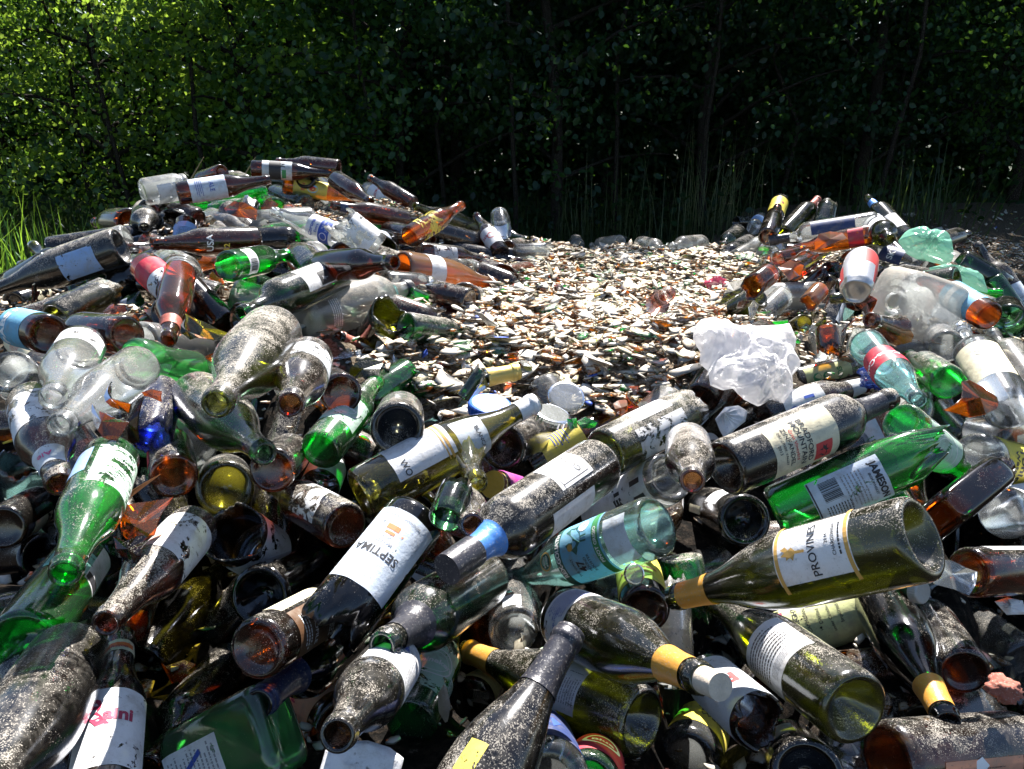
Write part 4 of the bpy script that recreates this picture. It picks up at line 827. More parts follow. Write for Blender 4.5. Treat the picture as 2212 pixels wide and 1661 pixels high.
# keep the mound below every measured bottle and out of the way between it and the open side of the heap
for p in PLACED:
    R_ = p['D']/2
    if 'half sunk' in p['label'] or 'half buried' in p['label'] or p['neck']: continue
    reach = .24 if p['P0'].y < 1.9 else .7
    for f in np.linspace(0, 1, 7):
        q = p['P0'].lerp(p['P1'], float(f)); w = (CAM-q); ln = w.length; w = w/ln; low_ = q.z-R_*.55
        for s_ in np.arange(0, min(reach, ln-.15), .035):
            cx_, cy_ = q.x+w.x*s_, q.y+w.y*s_; zz = low_+w.z*s_
            rr = R_*.85; i0, i1 = np.searchsorted(gy, [cy_-rr, cy_+rr]); j0, j1 = np.searchsorted(gx, [cx_-rr, cx_+rr])
            if i1 > i0 and j1 > j0: HZ[i0:i1, j0:j1] = np.minimum(HZ[i0:i1, j0:j1], zz)
for _ in range(1):
    HZ[1:-1, 1:-1] = .5*HZ[1:-1, 1:-1]+.125*(HZ[:-2, 1:-1]+HZ[2:, 1:-1]+HZ[1:-1, :-2]+HZ[1:-1, 2:])
def hz(x, y):
    i = np.clip(((np.asarray(y)-gy[0])/.035), 0, len(gy)-1.001); j = np.clip(((np.asarray(x)-gx[0])/.035), 0, len(gx)-1.001)
    i0 = i.astype(int); j0 = j.astype(int); fi = i-i0; fj = j-j0
    return HZ[i0, j0]*(1-fi)*(1-fj)+HZ[i0+1, j0]*fi*(1-fj)+HZ[i0, j0+1]*(1-fi)*fj+HZ[i0+1, j0+1]*fi*fj
ny, nx = GX.shape; jit = rng.normal(0, .004, GX.shape)
V = np.stack([GX.ravel(), GY.ravel(), (HZ+jit).ravel()], 1); idx = np.arange(nx*ny).reshape(ny, nx)
Q = np.stack([idx[:-1, :-1], idx[:-1, 1:], idx[1:, 1:], idx[1:, :-1]], -1).reshape(-1, 4)
N = NT('broken_glass_soil'); vec, oi = N.coords(); g1 = N.noise(vec, 60, 6, .75); g2 = N.noise(vec, 9, 3, .5)
c = N.mixc(N.ramp(g1, .45, .62), (.004, .0035, .003), (.03, .022, .016)); c = N.mixc(N.math('MULTIPLY', N.ramp(g1, .62, .68), .6), c, (.22, .19, .16)); fa = N.n('ShaderNodeAttribute', attribute_name='fines').outputs['Fac']; c = N.mixc(fa, c, N.mixc(N.ramp(N.noise(vec, 160, 4, .7), .4, .6), (.16, .11, .07), (.50, .42, .32)))  # near-black base puts the shade of the deep gaps into the soil colour
b = N.n('ShaderNodeBump'); b.inputs['Strength'].default_value = 1; b.inputs['Distance'].default_value = .01; N.l(g1, b.inputs['Height'])
p = N.n('ShaderNodeBsdfPrincipled'); N.l(c, p.inputs['Base Color']); p.inputs['Roughness'].default_value = .9; p.inputs['Specular IOR Level'].default_value = .1; N.l(b.outputs[0], p.inputs['Normal'])
soil = N.done(p.outputs[0])
mound = fast('debris_mound', V, [Q], [soil], smooth=True)
_v = V-np.array(CAM); _t = _v@np.array(FW); _x = CX+F*_v[:, 0]/_t; _y = CY-F*(_v@np.array(UP))/_t
_poly = np.array(CRATER); _in = np.zeros(len(_x), bool); j = len(_poly)-1
for i in range(len(_poly)):
    xi, yi = _poly[i]; xj, yj = _poly[j]; _in ^= ((yi > _y) != (yj > _y)) & (_x < (xj-xi)*(_y-yi)/(yj-yi+1e-9)+xi); j = i
_w = (_in & (_t > .3)).astype(float).reshape(GX.shape)
_w = np.maximum(_w, .3*((_y < 790) & (_t > .3)).reshape(GX.shape))
for _ in range(3): _w[1:-1, 1:-1] = .2*(_w[1:-1, 1:-1]+_w[:-2, 1:-1]+_w[2:, 1:-1]+_w[1:-1, :-2]+_w[1:-1, 2:])
att = mound.data.attributes.new('fines', 'FLOAT', 'POINT'); att.data.foreach_set('value', _w.ravel().astype(np.float32)); mound['kind'] = 'structure'

# ================================================================== crushed glass: many small curved chips
chipm = {}
def chip_mat(col, cover=.5, c_dust=(.66, .61, .54)):
    k = 'chip_'+col; N = NT(k); c = GLASS[col]; geo = N.n('ShaderNodeNewGeometry'); tc = N.n('ShaderNodeTexCoord')
    n1 = N.noise(tc.outputs['Object'], 55, 4, .7); n2 = N.noise(tc.outputs['Object'], 330, 2, .6)
    sx = N.n('ShaderNodeSeparateXYZ'); N.l(geo.outputs['Normal'], sx.inputs[0])
    up = N.ramp(N.math('ABSOLUTE', sx.outputs['Z']), .35, .85)
    cov = N.math('MULTIPLY', up, N.ramp(N.math('ADD', N.math('MULTIPLY', n1, .7), N.math('MULTIPLY', n2, .3)), .66-.34*cover, .72-.34*cover+.02))
    tr = N.bsdf('ShaderNodeBsdfTransparent', tuple(x**.8 for x in c)); gl = N.bsdf('ShaderNodeBsdfGlossy', (1, 1, 1), Roughness=.12)
    tl = N.bsdf('ShaderNodeBsdfTranslucent', c); df = N.bsdf('ShaderNodeBsdfDiffuse', tuple(.05+.6*x for x in c))
    s = N.mixs(.45, tr, N.mixs(.35, tl, df)); fr = N.n('ShaderNodeFresnel'); fr.inputs['IOR'].default_value = 1.5; s = N.mixs(N.math('MULTIPLY', fr.outputs[0], 1.5, clamp=True), s, gl)
    dd = N.bsdf('ShaderNodeBsdfDiffuse', N.mixc(n1, tuple(x*y for x, y in zip(c_dust, (.56, .52, .48))), tuple(x*y for x, y in zip(c_dust, (.92, .91, .90))))); s = N.mixs(cov, s, dd)
    return N.done(s)
CM = [chip_mat('amber', .6, (.82, .71, .55)), chip_mat('clear', .9, (.86, .82, .74)), chip_mat('brown', .8, (.80, .71, .58)), chip_mat('olive', .72, (.76, .70, .52)), chip_mat('green', .6, (.70, .74, .64)), chip_mat('black', .7), paper('scrap', (.66, .62, .55)), ink('b'), ink('y')]
CP_ = np.array([.30, .28, .22, .09, .05, .0, .05, .002, .004]); CP_ /= CP_.sum()
def chips(name, X, Y, Z, size, tilt, label_obj=True, probs=CP_):
    n = len(X); k = 6; ang = np.sort(rng.uniform(0, 2*np.pi, (n, k)), 1)*.55+np.linspace(0, 2*np.pi, k, endpoint=False)*.45+rng.uniform(0, 6.28, (n, 1))*0
    rr = size[:, None]*rng.uniform(.35, 1.0, (n, k)); el = rng.uniform(.3, .85, (n, 1))
    lx = rr*np.cos(ang); ly = rr*np.sin(ang)*el; R = rng.uniform(.022, .05, (n, 1))
    curve = -(ly**2)/(2*R)*rng.choice([1, 1, -1], (n, 1))*.9
    th = (.0016+.0016*rng.random((n, 1)))
    top = np.stack([lx, ly, curve], -1); bot = np.stack([lx*.97, ly*.97, curve-th], -1); cen = np.zeros((n, 1, 3)); cen[:, 0, 2] = 0.0006
    P = np.concatenate([top, bot, cen], 1)
    az = rng.uniform(0, 2*np.pi, n); ti = np.abs(rng.normal(0, tilt, n)); ta = rng.uniform(0, 2*np.pi, n)
    def rotz(a): z = np.zeros_like(a); o = z+1; return np.stack([np.stack([np.cos(a), -np.sin(a), z], -1), np.stack([np.sin(a), np.cos(a), z], -1), np.stack([z, z, o], -1)], -2)
    def rotx(a): z = np.zeros_like(a); o = z+1; return np.stack([np.stack([o, z, z], -1), np.stack([z, np.cos(a), -np.sin(a)], -1), np.stack([z, np.sin(a), np.cos(a)], -1)], -2)
    Rm = rotz(ta)@rotx(ti)@rotz(az); P = np.einsum('nij,nkj->nki', Rm, P)+np.stack([X, Y, Z], -1)[:, None, :]
    base = (np.arange(n)*(2*k+1))[:, None]; i = np.arange(k); j = (i+1) % k
    T = np.stack([base+i, base+j, np.broadcast_to(base+2*k, (n, k))], -1).reshape(-1, 3)
    Qs = np.stack([base+k+i, base+k+j, base+j, base+i], -1).reshape(-1, 4)
    Bf = (base+k+i[::-1]).reshape(-1, k)
    m = rng.choice(len(CM), n, p=probs); mi = np.concatenate([np.repeat(m, k), np.repeat(m, k), m])
    return fast(name, P.reshape(-1, 3), [T, Qs, Bf], CM, mi)
# crater polygon test in picture space of surface points (only chooses where the dense chips lie)
n = 150000; X = rng.uniform(-2.2, 3.0, n); Y = rng.uniform(-.2, 5.2, n); Z = hz(X, Y)
v = np.stack([X, Y, Z-CAM.z], -1); t = v@np.array(FW); px = CX+F*v[:, 0]/t; py = CY-F*(v@np.array(UP))/t
vis = (t > .25) & (px > -80) & (px < 2300) & (py < 1750)
poly = np.array(CRATER)
def inside(x, y, P):
    c = np.zeros(len(x), bool); j = len(P)-1
    for i in range(len(P)):
        xi, yi = P[i]; xj, yj = P[j]; c ^= ((yi > y) != (yj > y)) & (x < (xj-xi)*(y-yi)/(yj-yi+1e-9)+xi); j = i
    return c
cr = inside(px, py, poly) & vis
upper = vis & ~cr & (py < 800) & (rng.random(n) < .5); low = vis & ~cr & (py >= 800) & (rng.random(n) < .15)
sel = cr | upper | low
X, Y, Z, crs = X[sel], Y[sel], Z[sel], cr[sel]
size = np.where(crs, rng.gamma(4.5, .0054, len(X))*np.where(rng.random(len(X)) < .06, 1.6, 1), rng.gamma(4, .0034, len(X))).clip(.005, .055)
Zc = Z+np.where(crs, rng.uniform(.002, .040, len(X)), rng.uniform(-.002, .022, len(X)))
o = chips('crushed_glass', X, Y, Zc, size, .34); o['kind'] = 'stuff'; o['label'] = 'crushed brown, clear and green glass chips filling the hollow of the heap'
print('chips', len(X))

# larger shards one can tell apart
SHN = {'amber': 'amber', 'clear': 'clear', 'green': 'bright green', 'olive': 'olive', 'brown': 'brown', 'deepgreen': 'dark green', 'aqua': 'pale aqua', 'black': 'black', 'cobalt': 'blue'}
def shard_mesh(seed, col):
    r = random.Random(seed); k = 9; V = []; Fc = []; a0 = sorted(r.uniform(0, 6.283) for _ in range(k)); R = r.uniform(.030, .040); L = r.uniform(.6, 1)
    pts = [(math.cos(a)*r.uniform(.45, 1), math.sin(a)*r.uniform(.35, .8)*L) for a in a0]
    nr = 4
    def cv(x, y, off): th = y/R; return (x, (R+off)*math.sin(th), (R+off)*math.cos(th)-R)
    for off in (0, -.0026):
        V.append(cv(0, 0, off))
        for q in range(1, nr+1):
            for (x, y) in pts: V.append(cv(x*.034*q/nr, y*.034*q/nr, off))
    H = 1+nr*k
    for h in (0, 1):
        b = h*H
        for i in range(k):
            j = (i+1) % k; f = (b, b+1+i, b+1+j); Fc.append(f if h == 0 else f[::-1])
            for q in range(nr-1): f = (b+1+q*k+i, b+1+(q+1)*k+i, b+1+(q+1)*k+j, b+1+q*k+j); Fc.append(f if h == 0 else f[::-1])
    e = 1+(nr-1)*k
    for i in range(k): j = (i+1) % k; Fc.append((e+i, H+e+i, H+e+j, e+j))
    o = mk('glass_shard', V, Fc, glass(col), None, smooth=False); return o
protos = {}
def hz1(x, y):
    i = min(max(int((y-gy[0])/.035), 0), len(gy)-2); j = min(max(int((x-gx[0])/.035), 0), len(gx)-2); return float(HZ[i, j])
def raymarch(px, py):
    d = ray(px, py); t = .3
    while t < 7:
        q = CAM+d*t
        if q.z < hz1(q.x, q.y): return q, t
        t += .02
    return None, None
PROJ = [(to_px((p['P0']+p['P1'])/2), p) for p in PLACED]
def ref_phrase(px, py, maxd=500, avoid=()):
    best = sorted(PROJ, key=lambda e: (e[0][0]-px)**2+(e[0][1]-py)**2)
    for e, p in best:
        if p['label'] in avoid or p.get('fill'): continue
        dx, dy = px-e[0], py-e[1]
        w = ('right of' if dx > 0 else 'left of') if abs(dx) > abs(dy) else ('below' if dy > 0 else 'above')
        return w, p
USED = {}
def short_ref(p):
    s = p['label']; 
    for a in (',', ' with ', ' lying ', ' whose ', ' seen ', ' pointing ', ' aiming ', ' running ', ' standing '): pass
    return s
def unique(label):
    return label
UL = set(p['label'] for p in PLACED)
def place_words(px, py):
    h = 'far left' if px < 350 else 'left' if px < 780 else 'middle' if px < 1450 else 'right' if px < 1900 else 'far right'
    v_ = 'crest' if py < 470 else 'upper slope' if py < 640 else 'middle slope' if py < 900 else 'foreground' if py < 1300 else 'bottom'
    return h, v_
def auto_label(head, px, py):
    w, p = ref_phrase(px, py); ws = p['label'].split(); 
    # noun phrase of the neighbour: its words up to a preposition
    stop = {'with','lying','whose','seen','pointing','aiming','running','on','in','at','under','beside','behind','below','high','its','standing','sloping','tucked','poking','facing','filling','leaning','raising','showing','that','half','over','near','among','where','right','left','sticks','wrapped','between','just','against','sliding','peeking','wrapped','across','along','from','covered'}
    k = next((i for i, x in enumerate(ws) if x.strip(',') in stop and i > 1), len(ws)); ref = ' '.join(ws[:k]).rstrip(',')
    rest = ' '.join(ws[k:k+7]).rstrip(',')
    cands = [f'{head} {w} the {ref}', f'{head} {w} the {ref} {rest}', f'{head} close {w} the {ref} {rest}', f'{head}, one further {w} the {ref} {rest}', f'{head}, deepest one {w} the {ref} {rest}']
    for c in cands[1 if sum(ref in l for l in UL) > 1 else 0:]:
        c = ' '.join(c.split()[:16])
        if c not in UL: UL.add(c); return c
    h, v_ = place_words(px, py); c = f'{head} in the {h} {v_}, {w} the {ref}'; c = ' '.join(c.split()[:16])
    while c in UL: c = c.replace(head, 'another '+head, 1); c = ' '.join(c.split()[:16])
    UL.add(c); return c

# ---- fillers: further bottles wedged between and behind the measured ones
OCC = []
for p in PLACED:
    for f in np.linspace(0, 1, 6):
        a_, b_, t_ = to_px(p['P0'].lerp(p['P1'], float(f))); OCC.append((a_, b_, t_, F*p['D']/2/t_*(.45 if f > .75 else 1)))
OCC = np.array(OCC)
def hides(P0, P1, D, k_=.75):
    for f in (0, .25, .5, .75, 1):
        a_, b_, t_ = to_px(P0.lerp(P1, f)); r_ = F*D/2/t_
        if (((OCC[:, 0]-a_)**2+(OCC[:, 1]-b_)**2 < (k_*(OCC[:, 3]+r_))**2) & (t_ < OCC[:, 2]+.01)).any(): return True
    return False
segs = [(np.array(p['P0']), np.array(p['P1']), p['D']/2) for p in PLACED]
SQ = [a+(b-a)*np.linspace(0, 1, 8)[:, None] for a, b, r in segs]; SR = [r for a, b, r in segs]
FILLC = [('beer','brown',.30),('beer','amber',.08),('wine','olive',.08),('wine','black',.08),('burgundy','deepgreen',.05),('beer','green',.08),('spirit','clear',.13),('wine','dark',.08),('beer','clear',.07),('jar','clear',.05)]
CN = {'brown': 'brown', 'amber': 'amber', 'olive': 'olive', 'black': 'black', 'deepgreen': 'dark green', 'green': 'green', 'clear': 'clear', 'dark': 'dark'}
TN = {'beer': 'beer bottle', 'wine': 'wine bottle', 'burgundy': 'wine bottle', 'spirit': 'liquor bottle', 'jar': 'jar'}
R2 = random.Random(11); made = 0; tries = 0
cpoly = poly
while made < NFILL and tries < 14000:
    tries += 1
    u_ = R2.random()
    if u_ < .36: fx, fy = R2.uniform(60, 1130), R2.uniform(360, 700)
    elif u_ < .58: fx, fy = R2.uniform(1530, 2230), R2.uniform(440, 900)
    elif u_ < .75: fx, fy = R2.uniform(-20, 2230), R2.uniform(350, 900)
    else: fx, fy = R2.uniform(-20, 2230), R2.uniform(900, 1640)
    if inside(np.array([fx]), np.array([fy]), cpoly)[0]: continue
    q, t = raymarch(fx, fy)
    if q is None or t > 3.4 or q.z < .35: continue
    ty, col, _ = R2.choices(FILLC, [x[2] for x in FILLC])[0]; D = DIA[ty]/1000; L = tip(ty)/1000; cut = None
    if R2.random() < .45: cut = tip(ty)*R2.uniform(.35, .6); L = cut/1000
    az = R2.uniform(0, 6.283); e = .06
    hx = float(hz(q.x+e, q.y)-hz(q.x-e, q.y))/(2*e); hy = float(hz(q.x, q.y+e)-hz(q.x, q.y-e))/(2*e)
    d = Vector((math.cos(az), math.sin(az), hx*math.cos(az)+hy*math.sin(az)+R2.uniform(-.25, .25))).normalized()
    c = Vector((q.x, q.y, q.z+D*(R2.uniform(.15, .7) if fy < 800 else R2.uniform(0, .45)))); P0 = c-d*L/2; P1 = c+d*L/2
    a0, a1 = np.array(P0), np.array(P1)
    lim = .36 if fy < 700 else .52 if fy < 900 else .5
    if hides(P0, P1, D, .5 if fy < 700 else .75): continue
    A6 = a0+(a1-a0)*np.linspace(0, 1, 6)[:, None]; dm = np.sqrt(((np.array(SQ)[:, :, None]-A6[None, None])**2).sum(-1)).min((1, 2))
    if (dm < (D/2+np.array(SR))*lim).any(): continue
    M = frame(P0, P1, R2.uniform(-180, 180)); M.translation = P0
    nm = NAMES[ty] if not cut else 'broken_'+NAMES[ty]; dust = R2.uniform(.4, 1.0)
    root = body_obj(nm, ty, glass(col), None, int(cut) if cut else None, 'base', R2.randint(0, 4) if cut else 0)
    root.matrix_world = M; root['dust'] = dust
    if R2.random() < .45 and not cut and L > .2:
        e_ = bpy.data.objects.new(nm, None); COL.objects.link(e_); e_.matrix_world = M; e_.empty_display_size = .02
        root.name = 'body'; root.matrix_world = Matrix(); root.parent = e_
        zt = tip(ty); LB(zt*.13, zt*.48, R2.uniform(-60, 60), R2.uniform(90, 190), R2.choice(['white','white','cream','silver','pale','red','yellow','blue']), R2.uniform(.1, .46), [('lines', 0, 0, 44, 34, 6, R2.choice('krbg'))])(e_, ty, dust)
        root = e_; lab = ' with a torn label'
    else: lab = ''
    head = ('broken ' if cut else '')+('dusty ' if dust > .7 else '')+CN[col]+' '+TN[ty]+lab
    root['label'] = auto_label(head, fx, fy); root['category'] = CATS.get(ty, 'bottle'); root['group'] = GROUP
    SQ.append(a0+(a1-a0)*np.linspace(0, 1, 8)[:, None]); SR.append(D/2); made += 1
print('fill', made, tries)
ns = 0; tries = 0; R3 = random.Random(5)
while ns < NSHARD and tries < 3000:
    tries += 1
    u = R3.random()
    if u < .16: fx, fy = R3.uniform(1480, 1850), R3.uniform(520, 730)
    elif u < .42: fx, fy = R3.uniform(850, 1650), R3.uniform(560, 930)
    elif u < .85: fx, fy = R3.uniform(0, 2200), R3.uniform(430, 950)
    else: fx, fy = R3.uniform(0, 2200), R3.uniform(950, 1600)
    q, t = raymarch(fx, fy)
    if q is None or t > 2.8 or q.z < .4: continue
    col = R3.choices(['amber','clear','green','olive','brown','deepgreen','aqua'], [.27,.27,.10,.10,.18,.04,.04])[0]
    key = (R3.randint(0, 5), col)
    if key in protos: o = protos[key].copy(); COL.objects.link(o)
    else: o = shard_mesh(key[0], col); protos[key] = o
    inc = inside(np.array([fx]), np.array([fy]), cpoly)[0]
    o.location = (q.x, q.y, q.z+(.03 if inc else R3.uniform(.01, .05))); til = .4 if inc else 1.0
    o.rotation_euler = (R3.gauss(0, til), R3.gauss(0, til), R3.uniform(0, 6.28)); s_ = R3.uniform(.45, .85) if inc else R3.uniform(.6, 1.2); o.scale = (s_*R3.uniform(.7, 1.4), s_, s_)
    dust = R3.uniform(.2, .9); o['dust'] = dust
    head = ('large ' if s_ > .9 else 'small ' if s_ < .6 else '')+('dusty ' if dust > .7 else '')+SHN[col]+' glass shard'
    o['label'] = auto_label(head, fx, fy); o['category'] = 'glass shard'; o['group'] = 'larger glass shards among the bottles'; ns += 1
print('shards', ns)
# ================================================================== ground, wood edge, grass
def ground():
    N = NT('ground_soil'); tc = N.n('ShaderNodeTexCoord'); v = tc.outputs['Object']
    g1 = N.noise(v, 3, 6, .7); g2 = N.noise(v, 40, 4, .7)
    c = N.mixc(N.ramp(g1, .4, .6), (.022, .022, .018), (.035, .05, .018)); c = N.mixc(N.math('MULTIPLY', N.ramp(g2, .62, .72), .6), c, (.16, .17, .18))
    b = N.n('ShaderNodeBump'); b.inputs['Distance'].default_value = .03; N.l(g2, b.inputs['Height'])
    p = N.n('ShaderNodeBsdfPrincipled'); N.l(c, p.inputs['Base Color']); p.inputs['Roughness'].default_value = .9; N.l(b.outputs[0], p.inputs['Normal']); m = N.done(p.outputs[0])
    xs = np.concatenate([[-300, -60], np.arange(-14, 14.1, .35), [60, 300]]); ys = np.concatenate([[-200, -40], np.arange(-3, 20.1, .35), [60, 300]])
    GX, GY = np.meshgrid(xs, ys); Z = np.array([[.06*noise.noise(Vector((x*.5, y*.5, 3))) if abs(x) < 15 and -3 < y < 20.5 else 0 for x in xs] for y in ys])
    idx = np.arange(GX.size).reshape(GX.shape); Q = np.stack([idx[:-1, :-1], idx[:-1, 1:], idx[1:, 1:], idx[1:, :-1]], -1).reshape(-1, 4)
    o = fast('ground', np.stack([GX.ravel(), GY.ravel(), Z.ravel()-.03], 1), [Q], [m], smooth=True); o['kind'] = 'structure'
ground()
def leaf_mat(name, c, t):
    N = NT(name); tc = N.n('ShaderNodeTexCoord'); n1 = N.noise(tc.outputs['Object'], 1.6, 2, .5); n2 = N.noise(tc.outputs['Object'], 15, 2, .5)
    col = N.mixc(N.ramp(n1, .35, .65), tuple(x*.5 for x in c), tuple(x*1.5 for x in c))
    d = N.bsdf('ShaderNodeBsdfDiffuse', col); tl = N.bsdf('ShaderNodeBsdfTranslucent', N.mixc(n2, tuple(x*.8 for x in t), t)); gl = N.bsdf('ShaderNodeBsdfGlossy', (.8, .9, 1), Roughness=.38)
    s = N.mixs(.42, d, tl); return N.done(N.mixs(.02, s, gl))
LM = {'dark': leaf_mat('leaf_painted_shade', (.014, .040, .013), (.04, .095, .01)), 'mid': leaf_mat('leaf_half_shade', (.022, .064, .018), (.13, .26, .02)), 'light': leaf_mat('leaf_painted_sun', (.038, .088, .024), (.40, .60, .06))}  # shaded to sunlit leaf copies, light and shade put into the colours
barkm = solid('bark', (.016, .013, .010), .9, 0, .5, 12, 1.0, .05)
def leaves_mesh(name, C, size, mat, parent=None, squash=1.0, droop=.5):
    n = len(C); T = np.array([(0, 0, 0), (.28, .30, .05), (.62, .32, .06), (1, 0, -.06), (.62, -.32, .06), (.28, -.30, .05), (.5, 0, -.03)])
    Fq = np.array([(0, 6, 2, 1), (6, 3, 2, 2), (0, 5, 4, 6), (6, 4, 3, 3)])
    Ft = np.array([(0, 6, 1), (1, 6, 2), (6, 3, 2), (0, 5, 6), (5, 4, 6), (6, 4, 3)])
    d = rng.normal(size=(n, 3)); d[:, 2] -= droop; d /= np.linalg.norm(d, axis=1)[:, None]; u = rng.normal(size=(n, 3))+np.array([0, 0, 1.0]); s = np.cross(d, u); s /= np.linalg.norm(s, axis=1)[:, None]+1e-9; w = np.cross(s, d)
    sz = size*rng.uniform(.6, 1.25, n)
    P = C[:, None, :]+sz[:, None, None]*(T[None, :, 0:1]*d[:, None]+T[None, :, 1:2]*s[:, None]*squash+T[None, :, 2:3]*w[:, None])
    base = np.arange(n)*7; Fc = (base[:, None, None]+Ft[None]).reshape(-1, 3)
    o = fast(name, P.reshape(-1, 3), [Fc], [mat]); 
    if parent: o.parent = parent
    return o
def tube(V, Fc, P, R, seg=7):
    b0 = None
    for i, (p, r) in enumerate(zip(P, R)):
        d = (P[min(i+1, len(P)-1)]-P[max(i-1, 0)]).normalized(); x = d.orthogonal().normalized(); y = d.cross(x); b = len(V)
        for k in range(seg): a = 6.283*k/seg; V.append(p+x*math.cos(a)*r+y*math.sin(a)*r)
        if b0 is not None:
            for k in range(seg): l = (k+1) % seg; Fc.append((b0+k, b0+l, b+l, b+k))
        b0 = b
def tree(name, x, y, h, cr, nleaf, lsize, mat, label, seed, low=.2, group='trees at the edge of the wood'):
    r = random.Random(seed); root = bpy.data.objects.new(name, None); COL.objects.link(root); root.location = (x, y, 0)
    V = []; Fc = []; lean = Vector((r.uniform(-.12, .12), r.uniform(-.15, .05), 0)); n = 9
    P = [Vector((math.sin(i*.9+seed)*.05*i/3, math.cos(i*1.3+seed)*.04*i/3, h*.93*i/n))+lean*(i/n)*h*.5 for i in range(n+1)]
    tube(V, Fc, P, [.04*(h/4)*(1-.85*i/n)+.006 for i in range(n+1)], 9); tips = []
    for k in range(26):
        f = low+(1-low)*(k+r.random())/26; i = min(n-1, int(f*n)); p = P[i].lerp(P[i+1], f*n-i); a = k*2.4+r.uniform(-.5, .5); ln = cr*(1.05-.62*f)*r.uniform(.7, 1.15)
        d = Vector((math.cos(a), math.sin(a), r.uniform(.1, .6))); Q = [p, p+d*ln*.45+Vector((0, 0, .05)), p+d*ln*.8, p+d*ln+Vector((0, 0, -.06))]; tube(V, Fc, Q, [.022, .014, .009, .004], 5)
        tips += [(Q[1], .26), (Q[2], .34), (Q[3], .36), (Q[2].lerp(Q[3], .5)+Vector((r.gauss(0, .15), r.gauss(0, .15), r.gauss(0, .15))), .3)]
    tips += [(P[-1]+Vector((0, 0, .15)), .35)]
    mk('trunk', V, Fc, barkm, root)
    C = np.array([t[0] for t in tips]); W = np.array([t[1] for t in tips]); pick = rng.integers(0, len(C), nleaf)
    # leaves sit in small sprays around each limb
    ns_ = len(C)*4; sc = C[rng.integers(0, len(C), ns_)]+rng.normal(size=(ns_, 3))*.29*np.array([1, 1, .8]); pk = rng.integers(0, ns_, nleaf)
    L = sc[pk]+rng.normal(size=(nleaf, 3))*.088*np.array([1.2, 1.2, .7])
    leaves_mesh('crown', L, lsize, mat, root)
    thing(root, label, 'tree', group); return root
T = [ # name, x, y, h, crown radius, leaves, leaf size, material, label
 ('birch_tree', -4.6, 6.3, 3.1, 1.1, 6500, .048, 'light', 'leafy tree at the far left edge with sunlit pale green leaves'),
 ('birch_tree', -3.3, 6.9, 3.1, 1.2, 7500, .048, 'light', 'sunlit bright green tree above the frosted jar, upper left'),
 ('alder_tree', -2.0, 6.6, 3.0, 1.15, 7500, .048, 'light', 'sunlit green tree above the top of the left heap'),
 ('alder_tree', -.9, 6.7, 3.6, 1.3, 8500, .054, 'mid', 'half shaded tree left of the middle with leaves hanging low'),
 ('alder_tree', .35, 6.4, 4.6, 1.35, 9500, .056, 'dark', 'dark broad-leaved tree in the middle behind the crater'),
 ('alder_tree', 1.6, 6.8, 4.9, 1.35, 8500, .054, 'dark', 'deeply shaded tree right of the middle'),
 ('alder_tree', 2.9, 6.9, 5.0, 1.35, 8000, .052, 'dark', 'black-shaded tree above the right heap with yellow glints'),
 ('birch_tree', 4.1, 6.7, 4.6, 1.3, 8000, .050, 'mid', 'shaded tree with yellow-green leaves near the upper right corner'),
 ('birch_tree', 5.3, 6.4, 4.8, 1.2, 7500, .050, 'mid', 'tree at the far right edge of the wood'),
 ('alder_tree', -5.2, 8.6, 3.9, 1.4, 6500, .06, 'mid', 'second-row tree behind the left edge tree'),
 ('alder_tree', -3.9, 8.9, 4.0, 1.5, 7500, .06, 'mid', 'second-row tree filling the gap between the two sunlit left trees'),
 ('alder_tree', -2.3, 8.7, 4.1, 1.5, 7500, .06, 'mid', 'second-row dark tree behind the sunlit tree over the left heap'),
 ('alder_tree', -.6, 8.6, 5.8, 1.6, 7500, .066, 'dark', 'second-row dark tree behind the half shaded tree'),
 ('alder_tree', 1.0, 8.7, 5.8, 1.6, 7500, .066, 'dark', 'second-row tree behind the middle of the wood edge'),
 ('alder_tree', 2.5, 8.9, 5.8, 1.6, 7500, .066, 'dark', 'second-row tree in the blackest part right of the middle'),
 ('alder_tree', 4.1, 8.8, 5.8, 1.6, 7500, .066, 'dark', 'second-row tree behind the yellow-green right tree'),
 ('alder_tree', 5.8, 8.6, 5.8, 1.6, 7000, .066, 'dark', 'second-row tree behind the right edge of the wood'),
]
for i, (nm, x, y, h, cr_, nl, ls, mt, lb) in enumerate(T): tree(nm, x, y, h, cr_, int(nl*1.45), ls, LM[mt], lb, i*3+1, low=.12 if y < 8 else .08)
# the wood beyond: one mass of foliage nobody could count
n = 90000; X = rng.uniform(-12, 12, n); Y = rng.uniform(9.8, 12.5, n); Z = rng.uniform(0, 6.5, n)
cl = np.array([noise.noise(Vector((a*1.1, b*1.1, c*1.1))) for a, b, c in zip(X[::1], Y[::1], Z[::1])]); k = (cl > -.45) & (Z < np.where(X < -2.2, 2.7, 6.5))
o = leaves_mesh('far_wood', np.stack([X[k], Y[k], Z[k]], 1), .24, LM['dark']); o['kind'] = 'stuff'; o['label'] = 'dense dark wood filling the background'
